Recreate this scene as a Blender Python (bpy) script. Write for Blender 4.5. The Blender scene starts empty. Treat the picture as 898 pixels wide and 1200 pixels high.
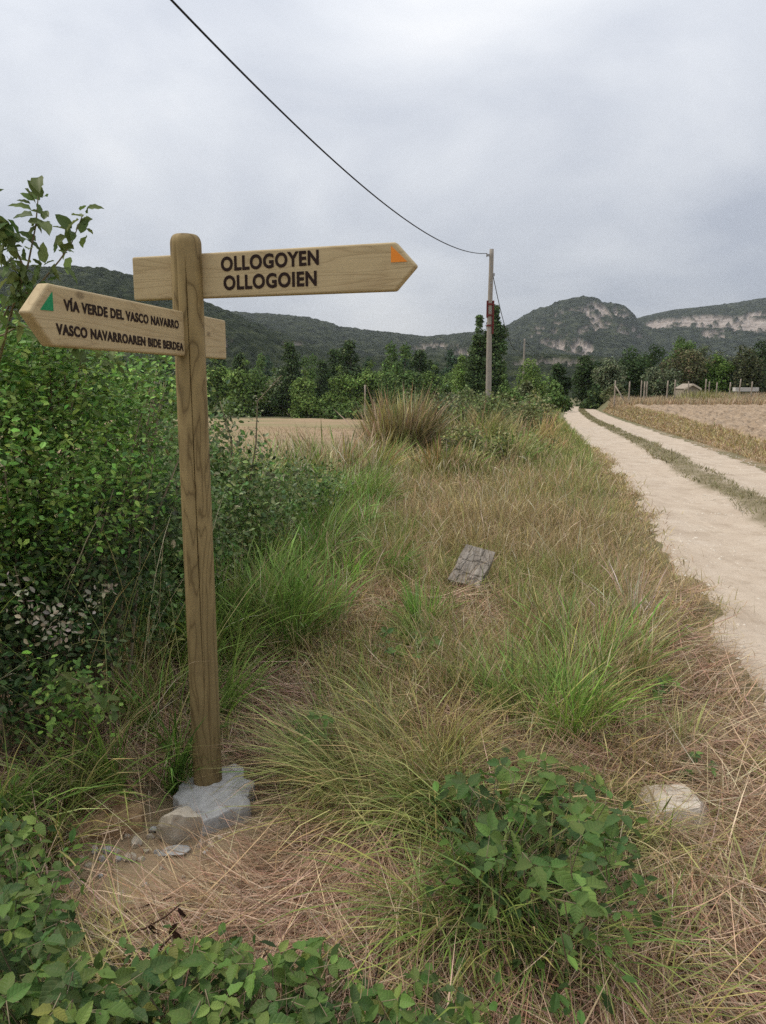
import bpy, math, random
import numpy as np
from mathutils import Vector, Matrix
R = math.radians
rng = np.random.default_rng(7)
random.seed(7)
S = bpy.context.scene
COL = S.collection

# ------------------------------------------------------------------ camera, sky, sun, exposure
F = 901.0                      # focal length in photo pixels (photo 898 x 1200)
PITCH = R(9.71)
CAMZ = 1.65
cd = bpy.data.cameras.new('camera')
cam = bpy.data.objects.new('camera', cd)
COL.objects.link(cam)
cam.location = (0, 0, CAMZ)
cam.rotation_euler = (math.pi / 2 - PITCH, 0, 0)
cd.sensor_fit = 'VERTICAL'
cd.sensor_height = 24.0
cd.lens = 24.0 * F / 1200.0
cd.clip_start = 0.05
cd.clip_end = 20000
S.camera = cam
S.view_settings.view_transform = 'Standard'
S.view_settings.look = 'None'
S.view_settings.gamma = 1.0
S.view_settings.exposure = 0.32
S.view_settings.use_curve_mapping = False

SUN_EL, SUN_AZ = R(52), R(-75)       # azimuth measured from +Y towards +X
w = bpy.data.worlds.new('World')
S.world = w
w.use_nodes = True
nt = w.node_tree
nt.nodes.clear()
def N(t, **kw):
    n = nt.nodes.new(t)
    for k, v in kw.items():
        setattr(n, k, v)
    return n
def L(a, b):
    nt.links.new(a, b)
def mth(op, a, b=None, clamp=False):
    n = N('ShaderNodeMath', operation=op, use_clamp=clamp)
    for i, v in enumerate((a, b)):
        if v is None:
            continue
        if isinstance(v, (int, float)):
            n.inputs[i].default_value = v
        else:
            L(v, n.inputs[i])
    return n.outputs[0]
def ramp(fac, stops):
    n = N('ShaderNodeValToRGB')
    e = n.color_ramp.elements
    while len(e) < len(stops):
        e.new(0.5)
    for i, (p, c) in enumerate(stops):
        e[i].position = p
        e[i].color = tuple(c) + (1,) if len(c) == 3 else c
    L(fac, n.inputs[0])
    return n.outputs[0]
def mix(fac, a, b, blend='MIX'):
    n = N('ShaderNodeMix', data_type='RGBA', blend_type=blend)
    for s, v in ((n.inputs[0], fac), (n.inputs[6], a), (n.inputs[7], b)):
        if isinstance(v, (int, float)):
            s.default_value = v
        elif isinstance(v, (tuple, list)):
            s.default_value = tuple(v) + (1,)
        else:
            L(v, s)
    return n.outputs[2]
def noise(vec, scale, detail=5, rough=0.55, dist=0.0):
    n = N('ShaderNodeTexNoise')
    n.inputs['Scale'].default_value = scale
    n.inputs['Detail'].default_value = detail
    n.inputs['Roughness'].default_value = rough
    n.inputs['Distortion'].default_value = dist
    if vec is not None:
        L(vec, n.inputs['Vector'])
    return n.outputs[0]
def mapping(vec, scale=(1, 1, 1), loc=(0, 0, 0), rot=(0, 0, 0)):
    n = N('ShaderNodeMapping')
    n.inputs['Scale'].default_value = scale
    n.inputs['Location'].default_value = loc
    n.inputs['Rotation'].default_value = rot
    L(vec, n.inputs[0])
    return n.outputs[0]

sky = N('ShaderNodeTexSky', sky_type='NISHITA')
sky.sun_disc = False
sky.sun_elevation = SUN_EL
sky.sun_rotation = SUN_AZ
sky.dust_density = 2.0
tc = N('ShaderNodeTexCoord')
sep = N('ShaderNodeSeparateXYZ')
L(tc.outputs['Generated'], sep.inputs[0])
zz = mth('ADD', mth('MAXIMUM', sep.outputs[2], 0.0), 0.45)
cmb = N('ShaderNodeCombineXYZ')
L(mth('DIVIDE', sep.outputs[0], zz), cmb.inputs[0])
L(mth('DIVIDE', sep.outputs[1], zz), cmb.inputs[1])
big = noise(mapping(cmb.outputs[0], (1.0, 1.0, 1), (3.1, 1.7, 0)), 1.1, 3, 0.5, 0.2)
fine = noise(mapping(cmb.outputs[0], (1.3, 1.6, 1), (0.4, 5.2, 0)), 1.7, 7, 0.52, 0.35)
cl = mth('ADD', mth('MULTIPLY', big, 0.6), mth('SUBTRACT', mth('MULTIPLY', fine, 0.75), .17))
# an overcast deck: brighter towards the hidden sun, as real stratus is
dotn = N('ShaderNodeVectorMath', operation='DOT_PRODUCT')
L(tc.outputs['Generated'], dotn.inputs[0])
dotn.inputs[1].default_value = (math.sin(SUN_AZ) * math.cos(SUN_EL), math.cos(SUN_AZ) * math.cos(SUN_EL), math.sin(SUN_EL))
glow = mth('MULTIPLY', mth('ADD', dotn.outputs['Value'], 0.1), 0.22)
cl = mth('ADD', cl, glow)
deck = ramp(cl, [(0.40, (4.2, 4.5, 5.15)), (0.54, (5.3, 5.55, 6.05)), (0.68, (6.4, 6.6, 6.95)), (0.84, (7.7, 7.75, 7.85))])
# overcast skies brighten towards the zenith
grad = mth('ADD', mth('MULTIPLY', mth('MAXIMUM', sep.outputs[2], 0.0), 1.0), .76)
cmbg = N('ShaderNodeCombineXYZ')
for i_ in range(3): L(grad, cmbg.inputs[i_])
deck = mix(1.0, deck, cmbg.outputs[0], 'MULTIPLY')
col = mix(0.9, sky.outputs[0], deck)
bg = N('ShaderNodeBackground')
L(col, bg.inputs[0])
bg.inputs[1].default_value = 0.1
L(bg.outputs[0], N('ShaderNodeOutputWorld').inputs[0])

sl = bpy.data.lights.new('sun', 'SUN')
sl.energy = 1.5
sl.angle = R(14)
sl.color = (1.0, 0.91, 0.79)
sun = bpy.data.objects.new('sun', sl)
COL.objects.link(sun)
sdir = Vector((math.sin(SUN_AZ) * math.cos(SUN_EL), math.cos(SUN_AZ) * math.cos(SUN_EL), math.sin(SUN_EL)))
sun.rotation_euler = sdir.to_track_quat('Z', 'Y').to_euler()
S.cycles.use_denoising = False
S.cycles.max_bounces = 6
S.cycles.diffuse_bounces = 3
S.cycles.transmission_bounces = 3
S.cycles.volume_bounces = 0

# ------------------------------------------------------------------ helpers
def hsh(ix, iy, seed):
    h = (ix.astype(np.int64) * 374761393 + iy.astype(np.int64) * 668265263 + seed * 1442695041) & 0xffffffff
    h = ((h ^ (h >> 13)) * 1274126177) & 0xffffffff
    return ((h ^ (h >> 16)) & 0xffffff) / float(0xffffff)
def vnoise(x, y, seed=0):
    x = np.asarray(x, float); y = np.asarray(y, float)
    ix = np.floor(x); iy = np.floor(y)
    fx = x - ix; fy = y - iy
    fx = fx * fx * (3 - 2 * fx); fy = fy * fy * (3 - 2 * fy)
    a = hsh(ix, iy, seed); b = hsh(ix + 1, iy, seed); c = hsh(ix, iy + 1, seed); d = hsh(ix + 1, iy + 1, seed)
    return (a * (1 - fx) + b * fx) * (1 - fy) + (c * (1 - fx) + d * fx) * fy
def fbm(x, y, seed=0, o=4):
    s = 0; a = 0.5; t = 0
    for i in range(o):
        s = s + a * vnoise(np.asarray(x) * 2 ** i, np.asarray(y) * 2 ** i, seed + i * 17); t += a; a *= 0.5
    return s / t
def sst(a, b, x):
    t = np.clip((np.asarray(x, float) - a) / (b - a), 0, 1)
    return t * t * (3 - 2 * t)
CP, SP = math.cos(PITCH), math.sin(PITCH)
def ray(px, py):
    """direction of a photo pixel, scaled so that y (ground distance) = 1"""
    u = (px - 449.0) / F; v = (600.0 - py) / F
    d = np.array([u, CP + v * SP, v * CP - SP])
    return d / d[1]
def at(px, py, Y):
    d = ray(px, py)
    return np.array([d[0] * Y, Y, CAMZ + d[2] * Y])
def pix(x, y, z):
    z = z - CAMZ
    d = y * CP - z * SP; u = y * SP + z * CP
    return 449 + F * x / d, 600 - F * u / d

TY = [-50, 0, 10, 16, 30, 50, 84, 150, 400, 4000]; TZ = [0, 0, 0, -.1, -.48, -1.0, -1.55, -2.2, -3.0, -3.0]
LY = [-50, 0, 6, 10, 15, 40, 130, 400, 4000]; LZ = [-.1, -.1, -.12, -.3, -.65, -1.6, -4.7, -6, -6]
RY = [-50, 0, 10, 15, 72, 150, 400, 4000]; RZ = [.03, .03, .08, .10, -.5, -1, -2, -3]
bt = lambda y: np.interp(y, TY, TZ)
bl = lambda y: np.interp(y, LY, LZ)
br = lambda y: np.interp(y, RY, RZ)
def on_track(px, py):
    d = ray(px, py); lo, hi = 0.5, 400.0
    for _ in range(60):
        m = (lo + hi) / 2
        if CAMZ + d[2] * m > bt(m): lo = m
        else: hi = m
    return d[0] * lo, lo
el = [on_track(*p) for p in [(898, 915), (845, 800), (785, 690), (744, 622), (722, 580), (702, 549), (684, 522), (667, 504), (657, 491), (659, 482), (670, 476), (681, 470), (690, 466)]]
er = [on_track(*p) for p in [(898, 546), (860, 532), (820, 519), (780, 507), (745, 496), (715, 486), (697, 478), (694, 472), (699, 467)]]
elx = np.array([p[0] for p in el]); ely = np.array([p[1] for p in el])
erx = np.array([p[0] for p in er]); ery = np.array([p[1] for p in er])
def extl(y):
    y = np.asarray(y, float)
    v = np.interp(y, ely, elx)
    v = np.where(y < ely[0], elx[0] + (y - ely[0]) * 0.12, v)
    return np.where(y > ely[-1], elx[-1] + (y - ely[-1]) * 0.35, v)
W0 = erx[0] - float(extl(ery[0]))
def extr(y):
    y = np.asarray(y, float)
    v = np.interp(y, ery, erx)
    v = np.where(y < ery[0], extl(y) + W0, v)
    v = np.maximum(v, extl(y) + 2.6)
    return v
def zg(x, y, sheet=True):
    """height of the land"""
    x = np.asarray(x, float); y = np.asarray(y, float)
    l = extl(y); r = extr(y)
    lw = sst(1.5 + 2.3 * sst(6, 14, y), 6.5 + 2.3 * sst(6, 14, y), l - x)
    wl = lw * sst(2, 9, y) + lw * (1 - sst(2, 9, y)) * .6
    wr = sst(0.1, 1.0, x - r)
    z = bt(y) * (1 - wl) * (1 - wr) + bl(y) * wl + br(y) * wr
    off = np.clip(sst(0.0, 0.8, l - x) + sst(0.0, .8, x - r), 0, 1)
    amp = np.minimum(1, 0.5 + y * 0.02)
    z = z + off * amp * (0.16 * (fbm(x * .7, y * .7, 3, 3) - .5) + .05 * (fbm(x * 3, y * 3, 5, 2) - .5))
    z = z + off * .05 * np.exp(-((x + .2) ** 2 + (y - 5) ** 2) / 4)
    return z
PB = (-0.737, 3.0)
_zg0 = zg
_dz = -.098 - float(_zg0(np.array(PB[0]), np.array(PB[1])))
def zg(x, y):
    return _zg0(x, y) + _dz * np.exp(-((np.asarray(x) - PB[0]) ** 2 + (np.asarray(y) - PB[1]) ** 2) / 1.1)
def gp(px, py, tall=0.0):
    """ground point under a photo pixel (tall: the pixel shows something this high above the ground)"""
    d = ray(px, py); lo, hi = 0.3, 300.0
    ys = np.concatenate([np.arange(.5, 20, .05), np.arange(20, 300, .5)])
    hz = CAMZ + d[2] * ys - (zg(d[0] * ys, ys) + tall)
    i = int(np.argmax(hz < 0)) if (hz < 0).any() else len(ys) - 1
    return d[0] * ys[i], ys[i]

def mk(name, V, Fc, mat, parent=None, col=None, smooth=False, **props):
    """one mesh object from arrays; Fc is one array or a list of arrays of equal-sided faces"""
    if isinstance(Fc, np.ndarray): Fc = [Fc]
    V = np.asarray(V, np.float32)
    me = bpy.data.meshes.new(name)
    me.vertices.add(len(V)); me.vertices.foreach_set('co', V.ravel())
    Fc = [np.asarray(f, np.int32) for f in Fc if len(f)]
    nl = sum(f.size for f in Fc); npoly = sum(len(f) for f in Fc)
    me.loops.add(nl); me.loops.foreach_set('vertex_index', np.concatenate([f.ravel() for f in Fc]))
    me.polygons.add(npoly)
    st = np.concatenate([[0], np.cumsum(np.concatenate([np.full(len(f), f.shape[1]) for f in Fc]))[:-1]])
    me.polygons.foreach_set('loop_start', st.astype(np.int32))
    me.update(calc_edges=True)
    me.polygons.foreach_set('use_smooth', np.full(npoly, bool(smooth)))
    if col is not None:
        a = me.attributes.new('Col', 'FLOAT_COLOR', 'POINT')
        c = np.ones((len(V), 4), np.float32); c[:, :3] = col
        a.data.foreach_set('color', c.ravel())
    if mat: me.materials.append(mat)
    o = bpy.data.objects.new(name, me)
    COL.objects.link(o)
    if parent: o.parent = parent
    for k, v in props.items(): o[k] = v
    return o
def thing(name, loc, label, category, group=None, rz=0):
    o = bpy.data.objects.new(name, None)
    COL.objects.link(o)
    o.location = tuple(float(v) for v in loc); o.rotation_euler = (0, 0, rz); o.empty_display_size = .2
    o['label'] = label; o['category'] = category
    if group: o['group'] = group
    return o
def tag(o, label, category, group=None):
    o['label'] = label; o['category'] = category
    if group: o['group'] = group
    return o
def copy_tree(o, loc, rz=0, sc=1.0, label=None, group=None):
    c = o.copy(); COL.objects.link(c)
    c.location = tuple(float(v) for v in loc); c.rotation_euler = (0, 0, rz)
    c.scale = sc if isinstance(sc, tuple) else (sc, sc, sc)
    if label: c['label'] = label
    if group: c['group'] = group
    for ch in o.children:
        d = ch.copy(); COL.objects.link(d); d.parent = c
    return c
class MB:
    """collects geometry (mixed tris and quads)"""
    def __init__(s): s.v = []; s.f = {3: [], 4: []}; s.c = []; s.n = 0
    def add(s, V, Fc, col=None):
        V = np.asarray(V, float).reshape(-1, 3)
        for f in (Fc if isinstance(Fc, list) else [Fc]):
            f = np.asarray(f)
            if len(f): s.f[f.shape[1]].append(f + s.n)
        s.v.append(V)
        if col is not None: s.c.append(np.broadcast_to(np.asarray(col, float), (len(V), 3)))
        s.n += len(V)
    def build(s, name, mat, parent=None, smooth=False, **props):
        fs = [np.concatenate(s.f[k]) for k in (3, 4) if s.f[k]]
        return mk(name, np.concatenate(s.v), fs, mat, parent, np.concatenate(s.c) if s.c else None, smooth, **props)
def tube(pts, rad, n=7, cap=True):
    pts = np.asarray(pts, float); m = len(pts)
    rad = np.broadcast_to(np.asarray(rad, float), (m,))
    T = np.gradient(pts, axis=0); T /= np.linalg.norm(T, axis=1)[:, None] + 1e-9
    ref = np.array([0.3, 0.9, 0.1]) if abs(T[0, 2]) > .7 else np.array([0, 0, 1.0])
    U = np.cross(T, ref); U /= np.linalg.norm(U, axis=1)[:, None] + 1e-9
    Wv = np.cross(T, U)
    a = np.linspace(0, 2 * np.pi, n, endpoint=False)
    V = pts[:, None] + rad[:, None, None] * (np.cos(a)[None, :, None] * U[:, None] + np.sin(a)[None, :, None] * Wv[:, None])
    i = np.arange(m - 1)[:, None] * n; j = np.arange(n)[None]; k = (j + 1) % n
    Q = np.stack([i + j, i + k, i + n + k, i + n + j], -1).reshape(-1, 4)
    V = V.reshape(-1, 3); fs = [Q]
    if cap:
        V = np.concatenate([V, pts[:1], pts[-1:]])
        b = m * n
        fs.append(np.concatenate([np.stack([np.full(n, b), (np.arange(n) + 1) % n, np.arange(n)], -1),
                                  np.stack([np.full(n, b + 1), (m - 1) * n + np.arange(n), (m - 1) * n + (np.arange(n) + 1) % n], -1)]))
    return V, fs
def box(cx, cy, cz, sx, sy, sz):
    V = np.array([[x, y, z] for z in (-.5, .5) for y in (-.5, .5) for x in (-.5, .5)]) * (sx, sy, sz) + (cx, cy, cz)
    return V, np.array([[0, 2, 3, 1], [4, 5, 7, 6], [0, 1, 5, 4], [2, 6, 7, 3], [0, 4, 6, 2], [1, 3, 7, 5]])
def grid_faces(nu, nv):
    i = np.arange(nv - 1)[:, None] * nu; j = np.arange(nu - 1)[None]
    return np.stack([i + j, i + j + 1, i + nu + j + 1, i + nu + j], -1).reshape(-1, 4)
def bevel(o, wd, seg=2, ang=40):
    m = o.modifiers.new('bevel', 'BEVEL'); m.width = wd; m.segments = seg; m.limit_method = 'ANGLE'; m.angle_limit = R(ang)
def icosph(sub):
    import bmesh
    bm = bmesh.new(); bmesh.ops.create_icosphere(bm, subdivisions=sub, radius=1)
    V = np.array([v.co[:] for v in bm.verts]); Fc = np.array([[v.index for v in f.verts] for f in bm.faces]); bm.free()
    return V, Fc
def n3(V, seed, s=1.0, o=3):
    V = V * s
    return (fbm(V[:, 0] + 3.3, V[:, 1] + V[:, 2] * .7, seed, o) + fbm(V[:, 1] - 1.7, V[:, 2] + V[:, 0] * .6, seed + 5, o) + fbm(V[:, 2] + 7, V[:, 0] - V[:, 1] * .5, seed + 9, o)) / 3 - .5
def rock_mesh(seed, sub=3, facets=9, rough=.12):
    V, Fc = icosph(sub)
    r = np.random.default_rng(seed)
    d = r.normal(size=(facets, 3)); d /= np.linalg.norm(d, axis=1)[:, None]
    h = r.uniform(.55, .8, facets)
    ax6 = np.concatenate([np.eye(3), -np.eye(3)]) + r.normal(0, .33, (6, 3)); ax6 /= np.linalg.norm(ax6, axis=1)[:, None]
    d = np.concatenate([ax6, d]); h = np.concatenate([r.uniform(.45, .62, 6), h]); facets = len(d)
    for k in range(facets):
        t = V @ d[k]; V = V - np.outer(np.clip(t - h[k], 0, None), d[k])
    V = V * (1 + rough * 2.4 * n3(V, seed, 2.2, 4)[:, None] + rough * np.abs(n3(V, seed + 31, 5.0, 3))[:, None])
    return V, Fc

# ------------------------------------------------------------------ materials
def material(name):
    global nt
    m = bpy.data.materials.new(name); m.use_nodes = True
    nt = m.node_tree; nt.nodes.clear()
    out = N('ShaderNodeOutputMaterial'); b = N('ShaderNodeBsdfPrincipled')
    L(b.outputs[0], out.inputs[0])
    b.inputs['Roughness'].default_value = .85
    b.inputs['Specular IOR Level'].default_value = .25
    return m, b, out
def setc(b, c, name='Base Color'):
    if isinstance(c, (tuple, list)): b.inputs[name].default_value = tuple(c) + (1,)
    else: L(c, b.inputs[name])
def bump(b, h, strength=.5, dist=.01):
    n = N('ShaderNodeBump'); n.inputs['Strength'].default_value = strength; n.inputs['Distance'].default_value = dist
    L(h, n.inputs['Height']); L(n.outputs[0], b.inputs['Normal'])
def obj_co(): return N('ShaderNodeTexCoord').outputs['Object']
def geo_co(): return N('ShaderNodeNewGeometry').outputs['Position']
def attr(name='Col'):
    n = N('ShaderNodeAttribute'); n.attribute_name = name; return n.outputs['Color']
def plain(name, c, c2=None, scale=8, rough=.85, bs=0, bd=.005, spec=.25):
    m, b, _ = material(name)
    if c2:
        f = noise(obj_co(), scale, 6, .6)
        setc(b, ramp(f, [(.35, c), (.65, c2)]))
        if bs: bump(b, f, bs, bd)
    else: setc(b, c)
    b.inputs['Roughness'].default_value = rough; b.inputs['Specular IOR Level'].default_value = spec
    return m
def leafy(name, tint=None, trans=.24, use_attr=True, rnd=0.0, gloss=.25, veins=False):
    """leaf or blade: diffuse front with light passing through"""
    m, b, out = material(name)
    c = attr() if use_attr else None
    if tint is not None: c = mix(0.0, tint, tint)
    if rnd:
        oi = N('ShaderNodeObjectInfo').outputs['Random']
        hs = N('ShaderNodeHueSaturation')
        L(mth('ADD', mth('MULTIPLY', oi, .05), .475), hs.inputs['Hue'])
        r2 = mth('FRACT', mth('MULTIPLY', oi, 17.3))
        L(mth('ADD', mth('MULTIPLY', r2, rnd * 2), 1 - rnd), hs.inputs['Value'])
        L(c, hs.inputs['Color']); c = hs.outputs[0]
    if veins:
        sv_ = N('ShaderNodeSeparateXYZ'); L(obj_co(), sv_.inputs[0])
        ay_ = mth('ABSOLUTE', sv_.outputs[1])
        ph = mth('FRACT', mth('MULTIPLY', mth('SUBTRACT', sv_.outputs[0], mth('MULTIPLY', ay_, .75)), 6.0))
        side = mth('ABSOLUTE', mth('SUBTRACT', ph, .5))
        vein = ramp(side, [(.0, (1, 1, 1)), (.10, (.35, .35, .35)), (.3, (0, 0, 0))])
        mid_ = ramp(ay_, [(.0, (1, 1, 1)), (.028, (0, 0, 0))])
        vv_ = mth('MAXIMUM', vein, mid_)
        nz = noise(obj_co(), 7, 5, .65)
        c = mix(mth('MULTIPLY', vv_, .22), c, (.18, .26, .09))
        c = mix(mth('MULTIPLY', ramp(nz, [(.5, (0, 0, 0)), (.75, (1, 1, 1))]), .45), c, (.16, .15, .05))
        bump(b, mth('ADD', mth('MULTIPLY', vv_, -1.0), mth('MULTIPLY', noise(obj_co(), 14, 3, .6), .6)), .3, .004)
    setc(b, c)
    b.inputs['Roughness'].default_value = .55; b.inputs['Specular IOR Level'].default_value = gloss
    t = N('ShaderNodeBsdfTranslucent'); L(c, t.inputs[0])
    mx = N('ShaderNodeMixShader'); mx.inputs[0].default_value = trans
    L(b.outputs[0], mx.inputs[1]); L(t.outputs[0], mx.inputs[2]); L(mx.outputs[0], out.inputs[0])
    return m
M = {}
M['grass'] = leafy('grass_blades', gloss=.2)
M['leaf'] = leafy('leaves', gloss=.2)
M['far_leaf'] = leafy('far_leaves', gloss=.05, trans=.25)

def mat_ground():
    m, b, _ = material('ground_soil')
    p = geo_co()
    n1 = noise(p, 9, 8, .65); n2 = noise(p, 70, 4, .6); n3_ = noise(p, .8, 5, .6)
    c = attr()
    c = mix(mth('MULTIPLY', n1, .3), c, (.20, .14, .085))
    c = mix(mth('MULTIPLY', n2, .22), c, (.42, .33, .22), 'MIX')
    c = mix(mth('MULTIPLY', n3_, .25), c, (.12, .11, .05))
    setc(b, c); b.inputs['Roughness'].default_value = .95
    bump(b, mth('ADD', n1, mth('MULTIPLY', n2, .4)), .7, .03)
    return m
def mat_track():
    m, b, _ = material('track_gravel')
    p = geo_co()
    n1 = noise(p, 1.6, 9, .72); n2 = noise(p, 22, 6, .75); n3_ = noise(p, 120, 3, .6)
    v = N('ShaderNodeTexVoronoi'); v.inputs['Scale'].default_value = 38; L(p, v.inputs['Vector'])
    c = ramp(n1, [(.3, (.37, .295, .22)), (.5, (.48, .395, .305)), (.7, (.58, .50, .405))])
    c = mix(mth('MULTIPLY', n2, .5), c, (.40, .31, .22))
    st = ramp(v.outputs['Distance'], [(.08, (1, 1, 1)), (.2, (0, 0, 0))])
    c = mix(mth('MULTIPLY', st, .35), c, (.62, .55, .45))
    n4 = ramp(noise(mapping(p, (1, 1, 1), (4, 9, 0)), 2.4, 8, .7), [(.52, (0, 0, 0)), (.66, (1, 1, 1))])
    c = mix(mth('MULTIPLY', n4, .5), c, (.27, .20, .13))
    n5 = noise(mapping(p, (2.2, .35, 1), rot=(0, 0, -.2)), 2.0, 7, .7)
    c = mix(mth('MULTIPLY', ramp(n5, [(.42, (0, 0, 0)), (.62, (1, 1, 1))]), .4), c, (.60, .50, .385))
    n6 = ramp(noise(p, 9, 6, .75), [(.56, (0, 0, 0)), (.68, (1, 1, 1))])
    c = mix(mth('MULTIPLY', n6, .45), c, (.30, .225, .145))
    c = mix(attr(), c, (.17, .14, .07))
    setc(b, c); b.inputs['Roughness'].default_value = .95
    bump(b, mth('ADD', mth('ADD', n2, mth('MULTIPLY', n3_, .4)), mth('MULTIPLY', st, .6)), .6, .02)
    return m
def mat_plough():
    m, b, _ = material('ploughed_soil')
    p = geo_co()
    n1 = noise(p, 3.5, 7, .7); n2 = noise(p, .15, 4, .5)
    c = ramp(n1, [(.3, (.18, .125, .08)), (.5, (.33, .245, .165)), (.7, (.50, .39, .28))])
    c = mix(mth('MULTIPLY', n2, .3), c, (.42, .31, .2))
    setc(b, c); b.inputs['Roughness'].default_value = .95
    bump(b, n1, .9, .12)
    return m
def mat_stubble():
    m, b, _ = material('mown_stubble')
    p = geo_co()
    n1 = noise(mapping(p, (.05, .6, 1), rot=(0, 0, .5)), 1, 6, .65); n2 = noise(p, 4, 6, .7); n3_ = noise(p, .05, 3, .5)
    c = ramp(n1, [(.35, (.28, .19, .11)), (.55, (.38, .275, .165)), (.7, (.22, .19, .085))])
    c = mix(ramp(n3_, [(.45, (0, 0, 0)), (.6, (.8, .8, .8))]), c, (.22, .21, .09))
    c = mix(mth('MULTIPLY', n2, .4), c, (.25, .17, .1))
    setc(b, c); b.inputs['Roughness'].default_value = .95
    bump(b, n2, .8, .1)
    return m
def mat_hill(scale, a, bcol, ccol):
    m, b, _ = material('wooded_slope')
    p = geo_co()
    n1 = noise(p, scale, 8, .7); n2 = noise(p, scale * .12, 4, .6)
    c = ramp(n1, [(.38, a), (.52, bcol), (.66, ccol)])
    c = mix(mth('MULTIPLY', n2, .45), c, a)
    pr = noise(mapping(p, (1, 1, 2.2)), scale * .55, 7, .75)
    rk = ramp(pr, [(.3, (.13, .11, .09)), (.5, (.34, .29, .25)), (.75, (.47, .42, .375))])
    c = mix(attr(), c, rk)
    setc(b, c); b.inputs['Roughness'].default_value = 1; b.inputs['Specular IOR Level'].default_value = .05
    bump(b, n1, 1.0, 6.0)
    return m
def mat_wood(name, axis, tan, dark, green, fine=140, ring=9.0, wet=0.0, rstr=.55, axf=.55):
    """pressure treated pine: long fibres, wandering growth rings, knots"""
    m, b, _ = material(name)
    p = obj_co()
    s = [fine * .35] * 3; s[axis] = 2.2
    fib = noise(mapping(p, s), 1, 6, .65)
    s2 = [ring] * 3; s2[axis] = axf
    wob = noise(mapping(p, s2), 1.0, 3, .5, .6)
    rings = mth('FRACT', mth('MULTIPLY', wob, 11.0))
    rings = mth('MULTIPLY', mth('ABSOLUTE', mth('SUBTRACT', rings, .5)), 2)
    rl = ramp(rings, [(.0, (1, 1, 1)), (.22, (.35, .35, .35)), (1.0, (0, 0, 0))])
    c = mix(mth('MULTIPLY', rl, rstr), tan, dark)
    c = mix(mth('MULTIPLY', fib, .5), c, green)
    blot = ramp(noise(p, 5.5, 5, .6), [(.5, (0, 0, 0)), (.72, (1, 1, 1))])
    c = mix(mth('MULTIPLY', blot, .35), c, dark)
    v = N('ShaderNodeTexVoronoi'); s3 = [7.0] * 3; s3[axis] = 3.2
    L(mapping(p, s3, (1.7, .4, .9)), v.inputs['Vector']); v.inputs['Scale'].default_value = 1
    kn = ramp(v.outputs['Distance'], [(.055, (1, 1, 1)), (.10, (0, 0, 0))])
    c = mix(mth('MULTIPLY', kn, .75), c, tuple(x * .55 for x in dark))
    if wet:
        sp = N('ShaderNodeSeparateXYZ'); L(p, sp.inputs[0])
        damp = mth('ADD', mth('MULTIPLY', sp.outputs[2], -.45), mth('ADD', mth('MULTIPLY', noise(p, 3, 4, .6), .9), .15), True)
        c = mix(mth('MULTIPLY', damp, wet), c, (.075, .05, .02))
    setc(b, c); b.inputs['Roughness'].default_value = .72; b.inputs['Specular IOR Level'].default_value = .3
    bump(b, mth('ADD', fib, mth('MULTIPLY', rl, -.5)), .35, .004)
    return m
M['post'] = mat_wood('post_wood', 2, (.34, .245, .112), (.095, .056, .021), (.22, .17, .066), ring=6.5, axf=1.25, wet=.85, rstr=.9)
M['board'] = mat_wood('board_wood', 0, (.52, .40, .225), (.32, .22, .11), (.39, .315, .17))
M['letter'] = plain('engraved_letter_paint', (.022, .010, .007), rough=.8)
M['orange'] = plain('orange_paint', (.80, .26, .03), (.74, .23, .025), 30, .6)
M['green'] = plain('green_paint', (.012, .26, .095), (.010, .22, .08), 30, .6)
M['concrete'] = plain('fresh_concrete', (.33, .32, .30), (.45, .44, .42), 20, .9, .5, .01)
M['stone'] = plain('limestone', (.33, .275, .20), (.56, .50, .41), 6, .92, .8, .012)
M['pale_stone'] = plain('pale_limestone', (.50, .43, .34), (.68, .61, .51), 7, .92, .7, .012)
M['soil'] = plain('loose_soil', (.22, .13, .065), (.42, .285, .16), 14, .97, .9, .02)
M['bark'] = plain('bark', (.06, .047, .034), (.15, .12, .09), 10, .95, .6, .02)
M['cane'] = plain('cane', (.17, .12, .08), (.26, .22, .13), 12, .8)
M['deadcane'] = plain('dead_cane', (.055, .028, .018), (.10, .055, .035), 25, .85)
M['polewood'] = mat_wood('weathered_pole', 2, (.30, .265, .22), (.15, .125, .10), (.36, .33, .285), fine=40, ring=5)
M['timber'] = None
M['redmetal'] = plain('red_painted_steel', (.16, .022, .020), (.10, .025, .02), 9, .6)
M['steel'] = plain('galvanised_steel', (.25, .25, .25), (.38, .38, .38), 15, .5)
M['cable'] = plain('black_cable_sheath', (.012, .012, .014), rough=.6)
M['stake'] = plain('grey_stake_wood', (.22, .18, .14), (.40, .34, .27), 5, .9, .4, .01)
M['white'] = plain('white_trough_paint', (.58, .55, .50), (.48, .45, .40), 3, .8)
M['plaster'] = plain('pale_plaster', (.55, .45, .34), (.62, .53, .42), .6, .9)
M['tiles'] = plain('roof_tiles', (.30, .16, .10), (.38, .22, .14), 1.5, .9)
M['darkgap'] = plain('dark_window', (.03, .03, .03), rough=.4)

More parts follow.
